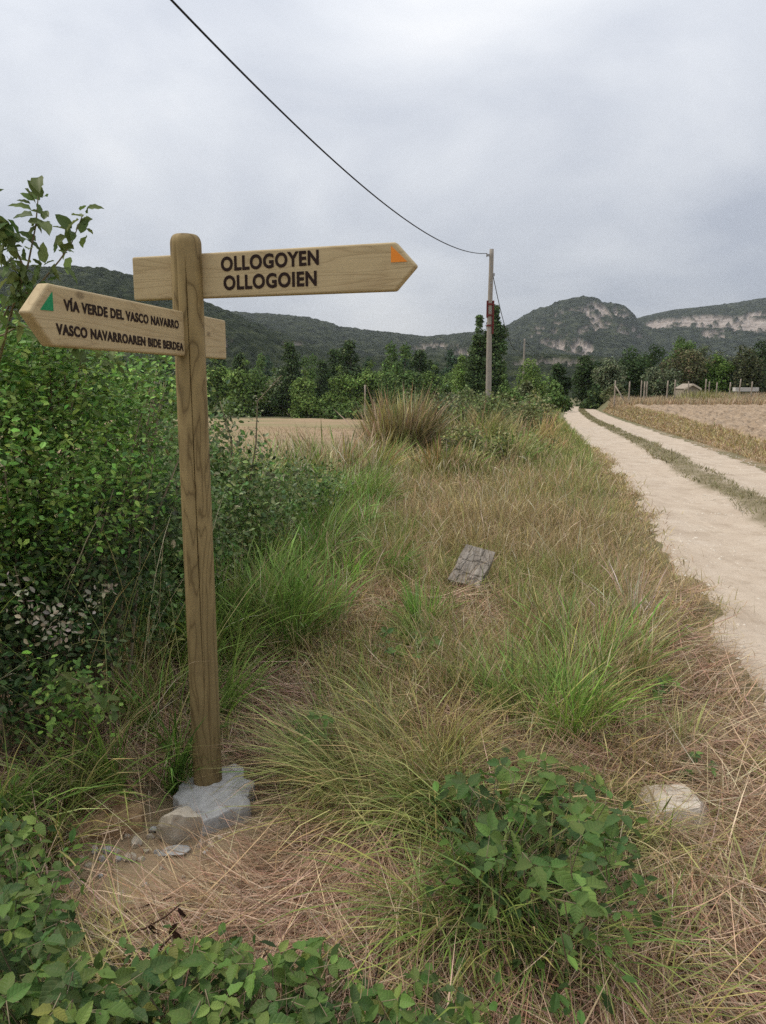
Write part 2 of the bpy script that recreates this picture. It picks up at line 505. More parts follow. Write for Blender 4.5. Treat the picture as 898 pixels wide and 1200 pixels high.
# ------------------------------------------------------------------ ground
def axis_coords(lo, hi, c):
    out = [0.0]; d = 0.0
    while d < max(hi - c, c - lo):
        d += .055 + .017 * d if d < 4 else (.123 + .024 * (d - 4) if d < 120 else .09 * d)
        out.append(d)
    out = np.array(out)
    return np.concatenate([(c - out[1:][out[1:] <= (c - lo)])[::-1], c + out[out <= (hi - c) * 1.2]])
gx = axis_coords(-4000, 4000, 0.3)
gy = axis_coords(-40, 5000, 3.0)
X, Y = np.meshgrid(gx, gy)
Z = zg(X, Y)
fi = sst(.25, 1.0, X - extl(Y)) * sst(.25, 1.0, extr(Y) - X)
Z = Z - fi * .12 * sst(-6, -3, Y)
fieldr = sst(.9, 2.2, X - extr(Y)) * sst(-8, -2, Y) * (1 - sst(66, 70, Y)) * (1 - sst(85, 90, X))
Z = Z - fieldr * .5
fieldl = sst(-160, -140, X) * (1 - sst(-1.5, 0, X - .0 * Y)) * sst(24, 28, Y) * (1 - sst(124, 130, Y))
# colour of what lies between the blades
tan_ = np.array([.30, .215, .13]); olive = np.array([.13, .12, .05]); dirt = np.array([.40, .285, .175])
g = fbm(X * 1.3, Y * 1.3, 11, 3)
colr = tan_ * (1 - sst(.4, .6, g))[..., None] + olive * sst(.4, .6, g)[..., None]
dx, dy = gp(165, 1030)
dm = np.exp(-(((X - dx) / .34) ** 2 + ((Y - dy) / .30) ** 2)) * 1.3 + .6 * np.exp(-((X - PB[0]) ** 2 + (Y - 2.9) ** 2) / .12)
dm = np.clip(dm * (.7 + .6 * fbm(X * 9, Y * 9, 21, 3)), 0, 1)[..., None]
colr = colr * (1 - dm) + dirt * dm
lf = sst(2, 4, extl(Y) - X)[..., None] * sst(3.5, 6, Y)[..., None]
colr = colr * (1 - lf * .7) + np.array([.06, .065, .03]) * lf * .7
far = sst(20, 60, Y)[..., None]
colr = colr * (1 - far) + np.array([.10, .11, .045]) * far
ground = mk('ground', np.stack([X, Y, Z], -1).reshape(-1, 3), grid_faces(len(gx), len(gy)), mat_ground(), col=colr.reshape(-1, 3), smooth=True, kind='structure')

# track: two worn wheel lines and a grassy crown
ys = np.concatenate([np.arange(-3, 12, .09), np.arange(12, 40, .2), np.arange(40, 110, .6)])
nf = 61
fr = np.linspace(0, 1, nf)
Lx, Rx = extl(ys), extr(ys)
wob = lambda y, s: (fbm(y * .9, y * 0 + s, 31, 4) - .5) * .5 + (fbm(y * 4, y * 0 + s, 33, 3) - .5) * .28
Lx = Lx + wob(ys, 1.0) * sst(0, 2, ys + 3); Rx = Rx + wob(ys, 9.0)
TX = Lx[:, None] * (1 - fr) + Rx[:, None] * fr
TYY = np.broadcast_to(ys[:, None], TX.shape)
prof = .035 * np.exp(-((fr - .505) / .10) ** 2) - .03 * np.exp(-((fr - .25) / .16) ** 2) - .03 * np.exp(-((fr - .78) / .14) ** 2)
edge = np.minimum(sst(0, .09, fr), sst(0, .09, 1 - fr))
TZZ = zg(TX, TYY) + .02 + prof + (edge - 1) * .10 + .012 * (fbm(TX * 4, TYY * 4, 41, 4) - .5)
strip = np.exp(-((fr[None] - .505 + .05 * (fbm(TYY * .8, TX * .1, 43, 2) - .5)) / .075) ** 4) * (.55 + .6 * fbm(TX * 5, TYY * 5, 45, 3))
edgeveg = (1 - edge)[None] * .7
tcol = np.clip(np.maximum(strip, edgeveg), 0, 1)[..., None] * np.ones(3)
track = mk('track', np.stack([TX, TYY, TZZ], -1).reshape(-1, 3), grid_faces(nf, len(ys)), mat_track(), col=tcol.reshape(-1, 3), smooth=True, kind='structure')

# ploughed field to the right of the track
fy = np.concatenate([np.arange(-3, 13, .5), np.arange(13, 30, .10), np.arange(30, 69, .24)])
fu = np.concatenate([np.linspace(0, 14, 110), np.linspace(14.4, 85, 90)])
FX = extr(fy)[:, None] + .95 + .35 * (fbm(fy * .5, fy * 0, 57, 3)[:, None] - .5) + fu[None]
FY = np.broadcast_to(fy[:, None], FX.shape)
fed = np.minimum(np.minimum(sst(0, .8, fu)[None], sst(0, .8, 69 - fy)[:, None]), 1)
clod = np.abs(fbm(FX * 2.2, FY * 2.2, 51, 4) - .5) * .55 + .10 * np.sin((FX * .83 - FY * .2) * 5.5) * fbm(FX, FY, 53, 2)
FZ = zg(FX, FY) - .08 + fed * clod - (1 - fed) * .15
mk('ploughed_field', np.stack([FX, FY, FZ], -1).reshape(-1, 3), grid_faces(len(fu), len(fy)), mat_plough(), smooth=False, kind='structure')
# pale mown field down on the left
sy = np.linspace(26, 128, 120); sx = np.linspace(-150, 4, 140)
SX, SYY = np.meshgrid(sx, sy)
SX = SX + (SYY - 30) * .035
sed = np.minimum(np.minimum(sst(-150, -145, SX), sst(0, 3, 4 + (SYY - 30) * .035 - SX)), np.minimum(sst(26, 28, SYY), sst(0, 3, 128 - SYY)))
SZ = zg(SX, SYY) + .09 * sed - .25 * (1 - sed) + .03 * fbm(SX, SYY, 61, 2)
mk('stubble_field', np.stack([SX, SYY, SZ], -1).reshape(-1, 3), grid_faces(140, 120), mat_stubble(), smooth=True, kind='structure')

# ------------------------------------------------------------------ hills
def hill(name, ridge, Yr, Yb, zb, nu, nv, mat, canopy, freq, patches=(), gully=.10, seed=0, power=.85):
    rx = np.array([p[0] for p in ridge], float); ry = np.array([p[1] for p in ridge], float)
    pxs = np.linspace(rx[0], rx[-1], nu)
    # smooth ridge with fine wobble
    ry_ = np.interp(pxs, rx, ry)
    k = max(3, int(nu / (rx[-1] - rx[0]) * 14)); ker = np.hanning(k + 2)[1:-1]; ker /= ker.sum()
    ry_ = np.convolve(np.pad(ry_, k, mode='edge'), ker, 'same')[k:-k]
    v = np.concatenate([np.linspace(0, 1, nv), [1.08, 1.3]])
    P = np.zeros((len(v), nu, 3))
    dirs = np.array([ray(a, b) for a, b in zip(pxs, ry_)])
    zr = CAMZ + dirs[:, 2] * Yr
    for i, vv in enumerate(v):
        Yv = Yb + (Yr - Yb) * vv
        P[i, :, 0] = dirs[:, 0] * Yv
        P[i, :, 1] = Yv
        h = vv ** power if vv <= 1 else 1 - (vv - 1) * 1.6
        P[i, :, 2] = zb + (zr - zb) * h
    vv = np.clip(v, 0, 1)[:, None]
    A = (zr - zb)[None]
    sc = (Yr - Yb)
    gx_, gy_ = P[..., 0] / sc, P[..., 1] / sc
    P[..., 2] += A * gully * (fbm(gx_ * 5, gy_ * 2.5, seed, 4) - .5) * 2 * np.sin(np.pi * np.clip(vv, 0, 1)) ** .7
    can = np.abs(fbm(P[..., 0] / freq, P[..., 1] / freq * 1.0, seed + 7, 3) - .5)
    P[..., 2] += canopy * (1 - 3.2 * can) * sst(0, .06, vv)
    rock = np.zeros(P.shape[:2])
    qx, qy = pix(P[..., 0], P[..., 1], P[..., 2])
    for (cx, cy, ax, ay, thr, tilt) in patches:
        ex = qx - cx; ey = qy - cy - tilt * ex
        e = 1 - (ex / ax) ** 2 - (ey / ay) ** 2
        n = fbm(qx / 7.0, qy / 3.0, seed + 3, 4)
        rock = np.maximum(rock, sst(thr, thr + .12, n) * sst(0, .35, e))
    P[..., 2] -= rock * canopy * .8
    P[..., 1] += rock * sc * .004 * (fbm(qx / 3, qy / 6, seed + 5, 3))
    return mk(name, P.reshape(-1, 3), grid_faces(nu, len(v)), mat, col=(rock[..., None] * np.ones(3)).reshape(-1, 3), smooth=True, kind='structure')
mh1 = mat_hill(.09, (.012, .018, .010), (.036, .048, .024), (.095, .11, .055))
mh2 = mat_hill(.05, (.012, .017, .011), (.036, .046, .027), (.095, .105, .060))
hill('hill', [(-900, 380), (-500, 345), (-200, 325), (-60, 319), (40, 316), (90, 318), (130, 320), (165, 331), (210, 347), (250, 362), (285, 378), (330, 396), (400, 425), (470, 450)], 900, 380, -6, 620, 110, mh1, 6.5, 14,
     [(60, 398, 40, 6, .42, 0), (245, 398, 30, 3.5, .5, 0), (345, 402, 18, 2.5, .5, 0)], .14, 1)
hill('hill.001', [(60, 356), (200, 360), (262, 368), (330, 372), (362, 375), (385, 381), (400, 386), (440, 391), (500, 398), (540, 394), (575, 391), (610, 396), (660, 410), (740, 428)], 1900, 700, -8, 560, 90, mh2, 9, 26,
     [(500, 406, 40, 4, .56, -.08), (545, 412, 20, 5, .52, 0)], .10, 2)
hill('mountain', [(470, 428), (540, 408), (575, 394), (600, 381), (620, 369), (645, 359), (668, 352), (688, 349.5), (700, 353), (707, 357), (722, 358), (734, 361), (742, 371), (752, 382), (790, 400), (840, 420)], 2300, 1250, -6, 620, 150, mh2, 10, 28,
     [(702, 369, 17, 15, .38, .35), (728, 366, 10, 7, .46, .3), (690, 385, 14, 5, .48, -.2), (655, 404, 26, 7, .40, .1), (683, 404, 14, 7, .36, .3), (665, 415, 26, 3, .36, 0), (655, 371, 35, 9, .56, -.3), (640, 388, 30, 10, .6, 0), (600, 402, 20, 6, .56, 0), (745, 388, 30, 7, .6, .2)], .12, 4, .75)
hill('mountain.001', [(620, 420), (690, 392), (735, 379), (752, 374), (790, 366), (830, 361), (860, 357), (898, 351), (940, 347), (1000, 349), (1200, 365), (1500, 390)], 2900, 1650, -6, 620, 140, mh2, 9, 30,
     [(785, 378, 30, 6, .30, -.05), (830, 376, 45, 8, .36, .02), (880, 379, 40, 9, .28, .10), (930, 384, 40, 9, .32, .05), (900, 366, 30, 3, .4, -.1), (845, 390, 26, 5, .50, 0)], .07, 6, .55)
# low wooded rise between the valley trees and the mountains
hill('hill.002', [(-400, 420), (0, 425), (200, 424), (330, 420), (450, 424), (560, 422), (640, 420), (720, 424), (850, 425), (1000, 424), (1400, 426)], 640, 330, -6, 520, 40, mh1, 5, 13, [(650, 423, 50, 3, .3, 0), (610, 425, 30, 2, .4, 0)], .15, 9)

# ------------------------------------------------------------------ signpost
UP = Vector((0, 0, 1))
sign = thing('signpost', (PB[0], PB[1], -.098), 'round pine signpost with two arrow boards set in a concrete footing', 'signpost')
def post_mesh():
    r0 = .0575; H = 2.283
    crack = -1.42      # angle of the long drying crack (towards the camera)
    a = np.sort(np.concatenate([np.linspace(-np.pi, np.pi, 64, endpoint=False), crack + np.array([-.10, -.06, -.035, -.015, 0, .015, .035, .06, .10])]))
    z = np.concatenate([np.linspace(-.25, H - .035, 150), H - .035 + .035 * np.sin(np.linspace(.12, np.pi / 2, 9))])
    A, Zz = np.meshgrid(a, z)
    t = np.clip((Zz - (H - .035)) / .035, 0, 1)
    r = r0 * (1 + .03 * (1 - Zz / H)) * np.where(t > 0, 1 - .36 * (1 - np.sqrt(np.clip(1 - t ** 2, 0, 1))), 1)
    r = r * (1 + .020 * (fbm(np.cos(A) * 1.5 + 5, Zz * 1.3 + np.sin(A) * 1.5, 71, 3) - .5) + .02 * (fbm(A * 2.2, Zz * 9, 72, 3) - .5))
    wander = crack + .16 * (fbm(Zz * 2.2, Zz * 0, 73, 3) - .5) + .05
    dep = np.exp(-((A - wander) / .022) ** 2) * sst(.35, .5, Zz) * (1 - sst(2.12, 2.22, Zz)) * (.35 + .65 * fbm(Zz * 4, Zz * 0 + 4, 74, 2))
    w2 = crack - .62 + .1 * (fbm(Zz * 3, Zz * 0 + 8, 75, 3) - .5)
    dep += .7 * np.exp(-((A - w2) / .03) ** 2) * sst(1.9, 1.95, Zz)
    r = r - .013 * dep
    V = np.stack([r * np.cos(A), r * np.sin(A), Zz], -1).reshape(-1, 3)
    n = len(a); m = len(z)
    i = np.arange(m - 1)[:, None] * n; j = np.arange(n)[None]; k = (j + 1) % n
    Q = np.stack([i + j, i + k, i + n + k, i + n + j], -1).reshape(-1, 4)
    V = np.concatenate([V, [[0, 0, H + .001]]])
    T = np.stack([np.full(n, m * n), (m - 1) * n + np.arange(n), (m - 1) * n + (np.arange(n) + 1) % n], -1)
    return V, [Q, T]
V, fs = post_mesh()
mk('post', V, fs, M['post'], sign, smooth=True)

def text_mesh(s, width, height, bold=.012):
    cu = bpy.data.curves.new('text', 'FONT'); cu.body = s; cu.size = 1; cu.offset = bold; cu.extrude = 0; cu.resolution_u = 6; cu.space_character = 1.1
    ob = bpy.data.objects.new('text', cu); COL.objects.link(ob)
    bpy.context.view_layer.update()
    me = bpy.data.meshes.new_from_object(ob.evaluated_get(bpy.context.evaluated_depsgraph_get()))
    bpy.data.objects.remove(ob); bpy.data.curves.remove(cu)
    co = np.zeros(len(me.vertices) * 3); me.vertices.foreach_get('co', co); co = co.reshape(-1, 3)
    fs = [tuple(p.vertices) for p in me.polygons]
    bpy.data.meshes.remove(me)
    lo, hi = co.min(0), co.max(0)
    hcap = .729 if False else None
    co[:, 0] = (co[:, 0] - lo[0]) / (hi[0] - lo[0]) * width
    co[:, 1] = (co[:, 1] - 0) / .73 * height
    return co, fs
HB = .163
def sign_board(x, y, z, yaw, length, tip, flip, lines, tri, mat_tri, thick=.036, offset=0):
    """local frame: X along reading direction, Z up, front face at local y = 0 looking to -Y"""
    d = Vector((math.cos(yaw), math.sin(yaw), 0))
    start = Vector((x, y, z))
    tot = length + tip
    if flip:                      # arrow points to the left of the reader
        org = start + d * tot; xd = -d
    else:
        org = start; xd = d
    if flip:
        out = [(0, 0), (tip, HB / 2), (tot, HB / 2), (tot, -HB / 2), (tip, -HB / 2)]
    else:
        out = [(0, HB / 2), (length, HB / 2), (tot, 0), (length, -HB / 2), (0, -HB / 2)]
    V = [(a, 0, b) for a, b in out] + [(a, thick, b) for a, b in out]
    n = 5
    import bmesh
    bm = bmesh.new()
    vs = [bm.verts.new(v) for v in V]
    bm.faces.new(vs[:n]); bm.faces.new(vs[n:][::-1])
    for i in range(n): bm.faces.new([vs[(i + 1) % n], vs[i], vs[n + i], vs[n + (i + 1) % n]])
    bmesh.ops.recalc_face_normals(bm, faces=bm.faces)
    me = bpy.data.meshes.new('sign_board'); bm.to_mesh(me); bm.free()
    me.materials.append(M['board'])
    o = bpy.data.objects.new('sign_board', me); COL.objects.link(o)
    o.parent = sign
    rot = Matrix(((xd.x, -xd.y, 0), (xd.y, xd.x, 0), (0, 0, 1))).to_4x4()
    wm = Matrix.Translation(org) @ rot
    o.matrix_parent_inverse = Matrix.Identity(4)
    o.matrix_local = Matrix.Translation(-Vector((PB[0], PB[1], -.098))) @ wm
    bevel(o, .0075, 3)
    inv = wm.inverted()
    def loc(px, py):              # photo pixel -> board plane
        dr = Vector(ray(px, py)); c = Vector((0, 0, CAMZ))
        p0 = inv @ c; dl = inv.to_3x3() @ dr
        t = -p0.y / dl.y
        q = p0 + dl * t
        return q.x, q.z
    for s, (ax, ay), (bx, by), hpx in lines:       # baseline start, baseline end, cap height in pixels at start
        x0, z0 = loc(ax, ay); x1, z1 = loc(bx, by); _, zt = loc(ax, ay - hpx)
        co, fcs = text_mesh(s, x1 - x0, zt - z0, .036)
        V = np.stack([x0 + co[:, 0], np.full(len(co), -.0012), z0 + co[:, 1] + (z1 - z0) * co[:, 0] / (x1 - x0)], -1)
        mt = bpy.data.meshes.new('lettering'); mt.from_pydata(V.tolist(), [], fcs); mt.materials.append(M['letter'])
        t = bpy.data.objects.new('lettering', mt); COL.objects.link(t); t.parent = o
        t['label'] = 'dark brown engraved capitals reading ' + s
        sm = t.modifiers.new('solid', 'SOLIDIFY'); sm.thickness = .0012; sm.offset = 0
    P = [loc(*p) for p in tri]
    V = [(a, -.0015, b) for a, b in P] + [(a, .002, b) for a, b in P]
    tr = mk('route_arrow', V, [np.array([[0, 1, 2], [5, 4, 3]]), np.array([[0, 3, 4, 1], [1, 4, 5, 2], [2, 5, 3, 0]])], mat_tri, o)
    return o
b1 = sign_board(-.9728, 3.0975, 2.0388, -.317, 1.0678, .0765, False,
                [('OLLOGOYEN', (259.5, 317.5), (374, 309.5), 16.5), ('OLLOGOIEN', (262.5, 339.5), (371.5, 334), 16.5)],
                [(458.5, 307.5), (477.5, 306.5), (458.5, 288)], M['orange'])
b1['label'] = 'upper pine board pointing right with an orange triangle'
b2 = sign_board(-.6724, 3.3753, 1.8215, 4.5514, 1.2951, .0935, True,
                [('VÍA VERDE DEL VASCO NAVARRO', (75, 363), (209.5, 385), 12.5), ('VASCO NAVARROAREN BIDE BERDEA', (66, 391), (215, 411), 12.5)],
                [(47, 363), (62.5, 364.5), (61, 342)], M['green'])
b2['label'] = 'lower pine board pointing left with a green triangle'

# concrete footing: trowelled lump round the post foot
def lump(rx, ry, h, seed, ang=48, rings=12, rough=.18):
    a = np.linspace(0, 2 * np.pi, ang, endpoint=False)
    t = np.linspace(0, 1, rings)
    Rr = (1 + rough * 2 * (fbm(np.cos(a) * 1.6 + 4, np.sin(a) * 1.6 + seed, seed, 3) - .5))
    V = []; 
    for k, tt in enumerate(t):
        rr = Rr * np.sin(tt * np.pi / 2) ** .8
        zz_ = h * (1 - .25 * tt) * (tt < .86) + h * .78 * (1 - (tt - .86) / .14) * (tt >= .86) - .03 * (tt == 1)
        x = rx * rr * np.cos(a); y = ry * rr * np.sin(a)
        V.append(np.stack([x, y, zz_ + .028 * (fbm(x * 13 + seed, y * 13, seed + 2, 4) - .5) + .008 * (fbm(x * 45, y * 45, seed + 3, 2) - .5) + 0 * a], -1))
    V = np.concatenate(V)
    i = np.arange(rings - 1)[:, None] * ang; j = np.arange(ang)[None]; k = (j + 1) % ang
    return V, np.stack([i + j, i + ang + j, i + ang + k, i + k], -1).reshape(-1, 4)
V, Q = lump(.185, .205, .10, 5, 90, 24, .42)
V += (.035, -.045, -.01)
V[:, 2] += .035 * (V[:, 1] > 0) * 0
mk('concrete_footing', V, Q, M['concrete'], sign, smooth=True)

def stone(name, px, py, size, seed, mat, label, cat='stone', group=None, sink=.35, rz=0, sub=4, facets=7, rough=.13, smooth=False):
    x, y = gp(px, py)
    V, Fc = rock_mesh(seed, sub, facets, rough)
    o = mk(name, V * np.array(size) * .5, Fc, mat, smooth=smooth)
    o.location = (x, y, float(zg(x, y)) + size[2] * (.5 - sink)); o.rotation_euler = (0, 0, rz)
    tag(o, label, cat, group)
    return o
stone('stone', 208, 987, (.21, .18, .24), 8, M['stone'], 'angular tan limestone leaning against the concrete footing of the signpost', sink=.3, rz=.5)
stone('stone', 790, 962, (.42, .32, .22), 12, M['pale_stone'], 'flat pale limestone rock lying in straw to the right of the brambles', sink=.42)
stone('stone', 206, 1001, (.17, .08, .03), 15, M['concrete'], 'flat grey concrete flake at the foot of the angular tan stone', sink=.3)
for k, (a, b_, s) in enumerate([(128, 1006, .038), (136, 1000, .03), (147, 1010, .022), (120, 1013, .026), (160, 993, .05), (172, 1002, .02), (139, 1016, .028), (155, 1012, .042), (166, 1015, .022), (112, 1002, .03), (97, 1010, .024),
                               (149, 986, .026), (185, 1006, .022), (235, 992, .032), (247, 995, .026), (241, 1001, .02), (258, 985, .022), (176, 985, .03), (182, 975, .035), (104, 1022, .03), (90, 1040, .04), (118, 1034, .02), (190, 1020, .018), (215, 1030, .016), (170, 1040, .018), (142, 1050, .02), (228, 1045, .016)]):
    sc = 1.35
    stone('pebble', a, b_, (s * sc * 1.2, s * sc, s * sc * .8), 100 + k, M['stone'] if k % 3 else M['concrete'], 'small grey or tan pebble on the bare soil in front of the signpost', 'pebble', 'pebbles on the bare soil by the signpost', sub=2, sink=.3, rz=k * 1.3)
hx, hy = gp(112, 965)
V, Fc = lump(.19, .14, .055, 19, 90, 26, .5)
V[:, 2] += .05 * (fbm(V[:, 0] * 22, V[:, 1] * 22, 23, 4) - .5) + .035 * np.abs(fbm(V[:, 0] * 50, V[:, 1] * 50, 25, 2) - .5)
o = mk('soil_heap', V, Fc, M['soil'], smooth=False); o.location = (hx, hy, float(zg(hx, hy)) + .0); tag(o, 'small heap of crumbly orange soil beside the footing under the hedge', 'soil heap')

# ------------------------------------------------------------------ weathered timber block in the grass
def mat_timber():
    m, b, _ = material('weathered_timber')
    p = obj_co()
    f = noise(mapping(p, (30, 4, 30)), 1, 7, .7)
    c = ramp(f, [(.3, (.12, .10, .082)), (.5, (.26, .225, .185)), (.7, (.42, .375, .32))])
    br_ = N('ShaderNodeTexVoronoi', feature='DISTANCE_TO_EDGE'); br_.inputs['Scale'].default_value = 1
    L(mapping(p, (11, 5, 3), (.3, .1, 0)), br_.inputs['Vector'])
    ck = ramp(br_.outputs['Distance'], [(.0, (1, 1, 1)), (.018, (0, 0, 0))])
    c = mix(mth('MULTIPLY', ck, .25), c, (.05, .04, .035))
    setc(b, c); bump(b, mth('SUBTRACT', f, ck), .8, .012)
    return m
M['timber'] = mat_timber()
tx, ty = gp(553, 700)
tb = thing('timber_block', (tx, ty, float(zg(tx, ty))), 'weathered grey cracked timber block standing tilted in the dry grass', 'timber block')
import bmesh
bm = bmesh.new()
bmesh.ops.create_grid(bm, x_segments=26, y_segments=34, size=.5)
for v in bm.verts:
    x_, y_ = v.co.x, v.co.y
    v.co.x = x_ * .27 * (1 + .03 * math.sin(y_ * 9)) + y_ * .05; v.co.y = y_ * .44
    n = float(fbm(np.array([x_ * 5 + 3]), np.array([y_ * 6]), 81, 4)[0])
    v.co.z = .02 * (n - .5)
    cr = min(abs(y_ - .12 - .04 * math.sin(x_ * 7)), abs(y_ + .22 + .03 * math.sin(x_ * 5 + 1)), abs(x_ - .12 - .05 * math.sin(y_ * 6)), abs(x_ + .25 - .03 * math.sin(y_ * 11)))
    if cr < .014: v.co.z -= .010
r = bmesh.ops.extrude_face_region(bm, geom=bm.faces[:])
for v in [g for g in r['geom'] if isinstance(g, bmesh.types.BMVert)]: v.co.z -= .14
bmesh.ops.recalc_face_normals(bm, faces=bm.faces)
me = bpy.data.meshes.new('block'); bm.to_mesh(me); bm.free(); me.materials.append(M['timber'])
bo = bpy.data.objects.new('block', me); COL.objects.link(bo); bo.parent = tb
bo.location = (0.01, .10, .22); bo.scale = (.88, .80, .9); bo.rotation_euler = (R(42), R(13), R(-14))
sv, sf = tube([(-.05, -.02, -.2), (.0, .05, .14)], .05, 8)
mk('leg', sv, sf, M['timber'], tb)

# ------------------------------------------------------------------ utility poles and cables
def utility_pole(loc, h, r0, r1, label, detail=True, group=None):
    t = thing('utility_pole', loc, label, 'utility pole', group)
    zz_ = np.linspace(-.6, h, 30)
    V, fs = tube(np.stack([0.012 * np.sin(zz_ * .9), .01 * np.cos(zz_ * 1.3), zz_], -1), np.interp(zz_, [0, h], [r0, r1]), 14)
    mk('shaft', V, fs, M['polewood'], t, smooth=True)
    return t
PX, PYd = at(572, 470, 38.7)[0], 38.7
ztop = at(575, 292, PYd)[2]; gz = float(zg(PX, PYd))
pole = utility_pole((PX, PYd, gz), ztop - gz, .155, .105, 'tall grey wooden utility pole with red steel brackets partway up')
z0 = at(575, 353, PYd)[2] - gz; z1 = at(575, 391, PYd)[2] - gz; z2 = at(575, 372, PYd)[2] - gz
for sx_, za, zb_ in ((-1, z2, z0), (1, z1, z0)):
    m = MB()
    m.add(*box(sx_ * .145, 0, (za + zb_) / 2, .05, .16, zb_ - za))
    m.add(*box(sx_ * .145, -.09, (za + zb_) / 2, .09, .03, zb_ - za + .05))
    o = m.build('steel_bracket', M['redmetal'], pole); bevel(o, .01)
for zc in (z0 - .15, z2 + .1, (z1 + z2) / 2):
    V, fs = tube([(0, 0, zc - .04), (0, 0, zc + .04)], .165, 16)
    mk('steel_band', V, fs, M['redmetal'], pole)
h_ = ztop - gz
m = MB(); m.add(*box(-.15, -.02, h_ - .28, .16, .08, .10)); m.add(*tube([(-.22, -.02, h_ - .36), (-.22, -.02, h_ - .20)], .03, 8))
mk_o = m.build('cable_clamp', M['steel'], pole)
m = MB(); m.add(*box(.13, -.05, at(575, 322, PYd)[2] - gz, .10, .10, .14)); m.build('cable_clamp', M['steel'], pole)
for zc in (h_ - .8, h_ - 1.6, h_ - 2.9):
    m = MB(); m.add(*box(0, -.13, zc, .05, .05, .07)); m.build('bolt', M['steel'], pole)
P2 = at(613, 460, 95.); g2 = float(zg(P2[0], 95.)); t2 = at(613.5, 397, 95.)[2]
pole2 = utility_pole((P2[0], 95., g2), t2 - g2, .15, .10, 'thin grey utility pole rising from the round willow bush')
P3 = at(648.5, 445, 140.); g3 = float(zg(P3[0], 140.)); t3 = at(648.5, 419.5, 140.)[2]
pole3 = utility_pole((P3[0], 140., g3), t3 - g3, .17, .12, 'short far utility pole beside the dark round tree near the track')
def cable(pts, r, label):
    V, fs = tube(pts, r, 6)
    return tag(mk('overhead_cable', V, fs, M['cable'], smooth=True), label, 'cable')
def sag(a, b, s, n=60):
    t = np.linspace(0, 1, n)[:, None]
    P = np.asarray(a) * (1 - t) + np.asarray(b) * t
    P[:, 2] -= (4 * s * t * (1 - t))[:, 0]
    return P
A = at(573, 297, PYd); A[0] = PX - .22
# fit the near span to three sight lines
t = np.linspace(38.7, 0, 90)
q = at(210, 0, 11.5); slope = (A[0] - q[0]) / (A[1] - q[1])
cx_ = A[0] + (t - 38.7) * slope
pts_y = []; pts_z = []
for (a, b_) in [(573, 297), (500, 272), (420, 212), (340, 147), (290, 96), (210, 0)]:
    d = ray(a, b_)
    yy = (A[0] - 38.7 * slope) / (d[0] - slope); pts_y.append(yy); pts_z.append(CAMZ + d[2] * yy)
pf = np.polyfit(pts_y, pts_z, 2)
cz_ = np.polyval(pf, t); cz_ += (A[2] - np.polyval(pf, 38.7)) * np.clip((t - 20) / 18.7, 0, 1)
cable(np.stack([cx_, t, cz_], -1), .017, 'thick black cable sagging overhead from the tall pole towards the viewer')
B1 = at(577.5, 321, PYd); B2 = np.array([P2[0], 95., t2 - .1])
cable(sag(B1, B2, 2.4), .020, 'black cable dropping from the tall pole to the thin pole in the bush')
cable(sag(B2, (P3[0], 140., t3 - .1), 1.0), .02, 'thin cable between the two far utility poles')

# ------------------------------------------------------------------ foliage builders
def rand_frames(n, nrm, spread, r):
    """orthonormal frames whose normal is nrm tilted by random spread"""
    nn = nrm + spread * r.normal(size=(n, 3)); nn /= np.linalg.norm(nn, axis=1)[:, None] + 1e-9
    tt = r.normal(size=(n, 3)); tt -= (tt * nn).sum(1)[:, None] * nn; tt /= np.linalg.norm(tt, axis=1)[:, None] + 1e-9
    return tt, np.cross(nn, tt), nn
LEAF = np.array([[0, 0, 0], [.36, -.27, .05], [.36, 0, -.03], [.36, .27, .05], [.75, -.2, .02], [.75, .2, .02], [1.0, 0, -.09]])
LEAFF3 = np.array([[0, 1, 2], [0, 2, 3], [1, 4, 2], [2, 5, 3], [4, 6, 2], [2, 6, 5]])
KITE = np.array([[0, 0, 0], [.45, -.3, .05], [1, 0, -.05], [.45, .3, .05]])
KITEF = np.array([[0, 1, 2], [0, 2, 3]])
def leaves(P, T, U, Nn, size, col, tmpl=LEAF, faces=LEAFF3):
    n = len(P); k = len(tmpl)
    size = np.broadcast_to(size, (n,))
    V = P[:, None] + size[:, None, None] * (tmpl[None, :, 0:1] * T[:, None] + tmpl[None, :, 1:2] * U[:, None] + tmpl[None, :, 2:3] * Nn[:, None])
    Fc = faces[None] + (np.arange(n) * k)[:, None, None]
    return V.reshape(-1, 3), Fc.reshape(-1, 3), np.repeat(col, k, axis=0)
def pal(n, cols, r, jit=.27):
    cols = np.asarray(cols, float)
    c = cols[r.integers(0, len(cols), n)]
    return np.clip(c * (1 + jit * r.normal(size=(n, 1))) * (1 + .06 * r.normal(size=(n, 3))), .004, .9)
def lobed(n, lobes, r, shell=3.0):
    lobes = np.asarray(lobes, float)
    wgt = (lobes[:, 3] * lobes[:, 4] * lobes[:, 5]) ** .7; wgt /= wgt.sum()
    k = r.choice(len(lobes), n, p=wgt)
    d = r.normal(size=(n, 3)); d /= np.linalg.norm(d, axis=1)[:, None]
    rad = r.random(n) ** (1 / shell)
    rad *= 1 + .28 * n3(d * 2 + lobes[k, :3] * 3, 5, 1.3, 2) * 2
    return lobes[k, :3] + d * rad[:, None] * lobes[k, 3:6], d, k
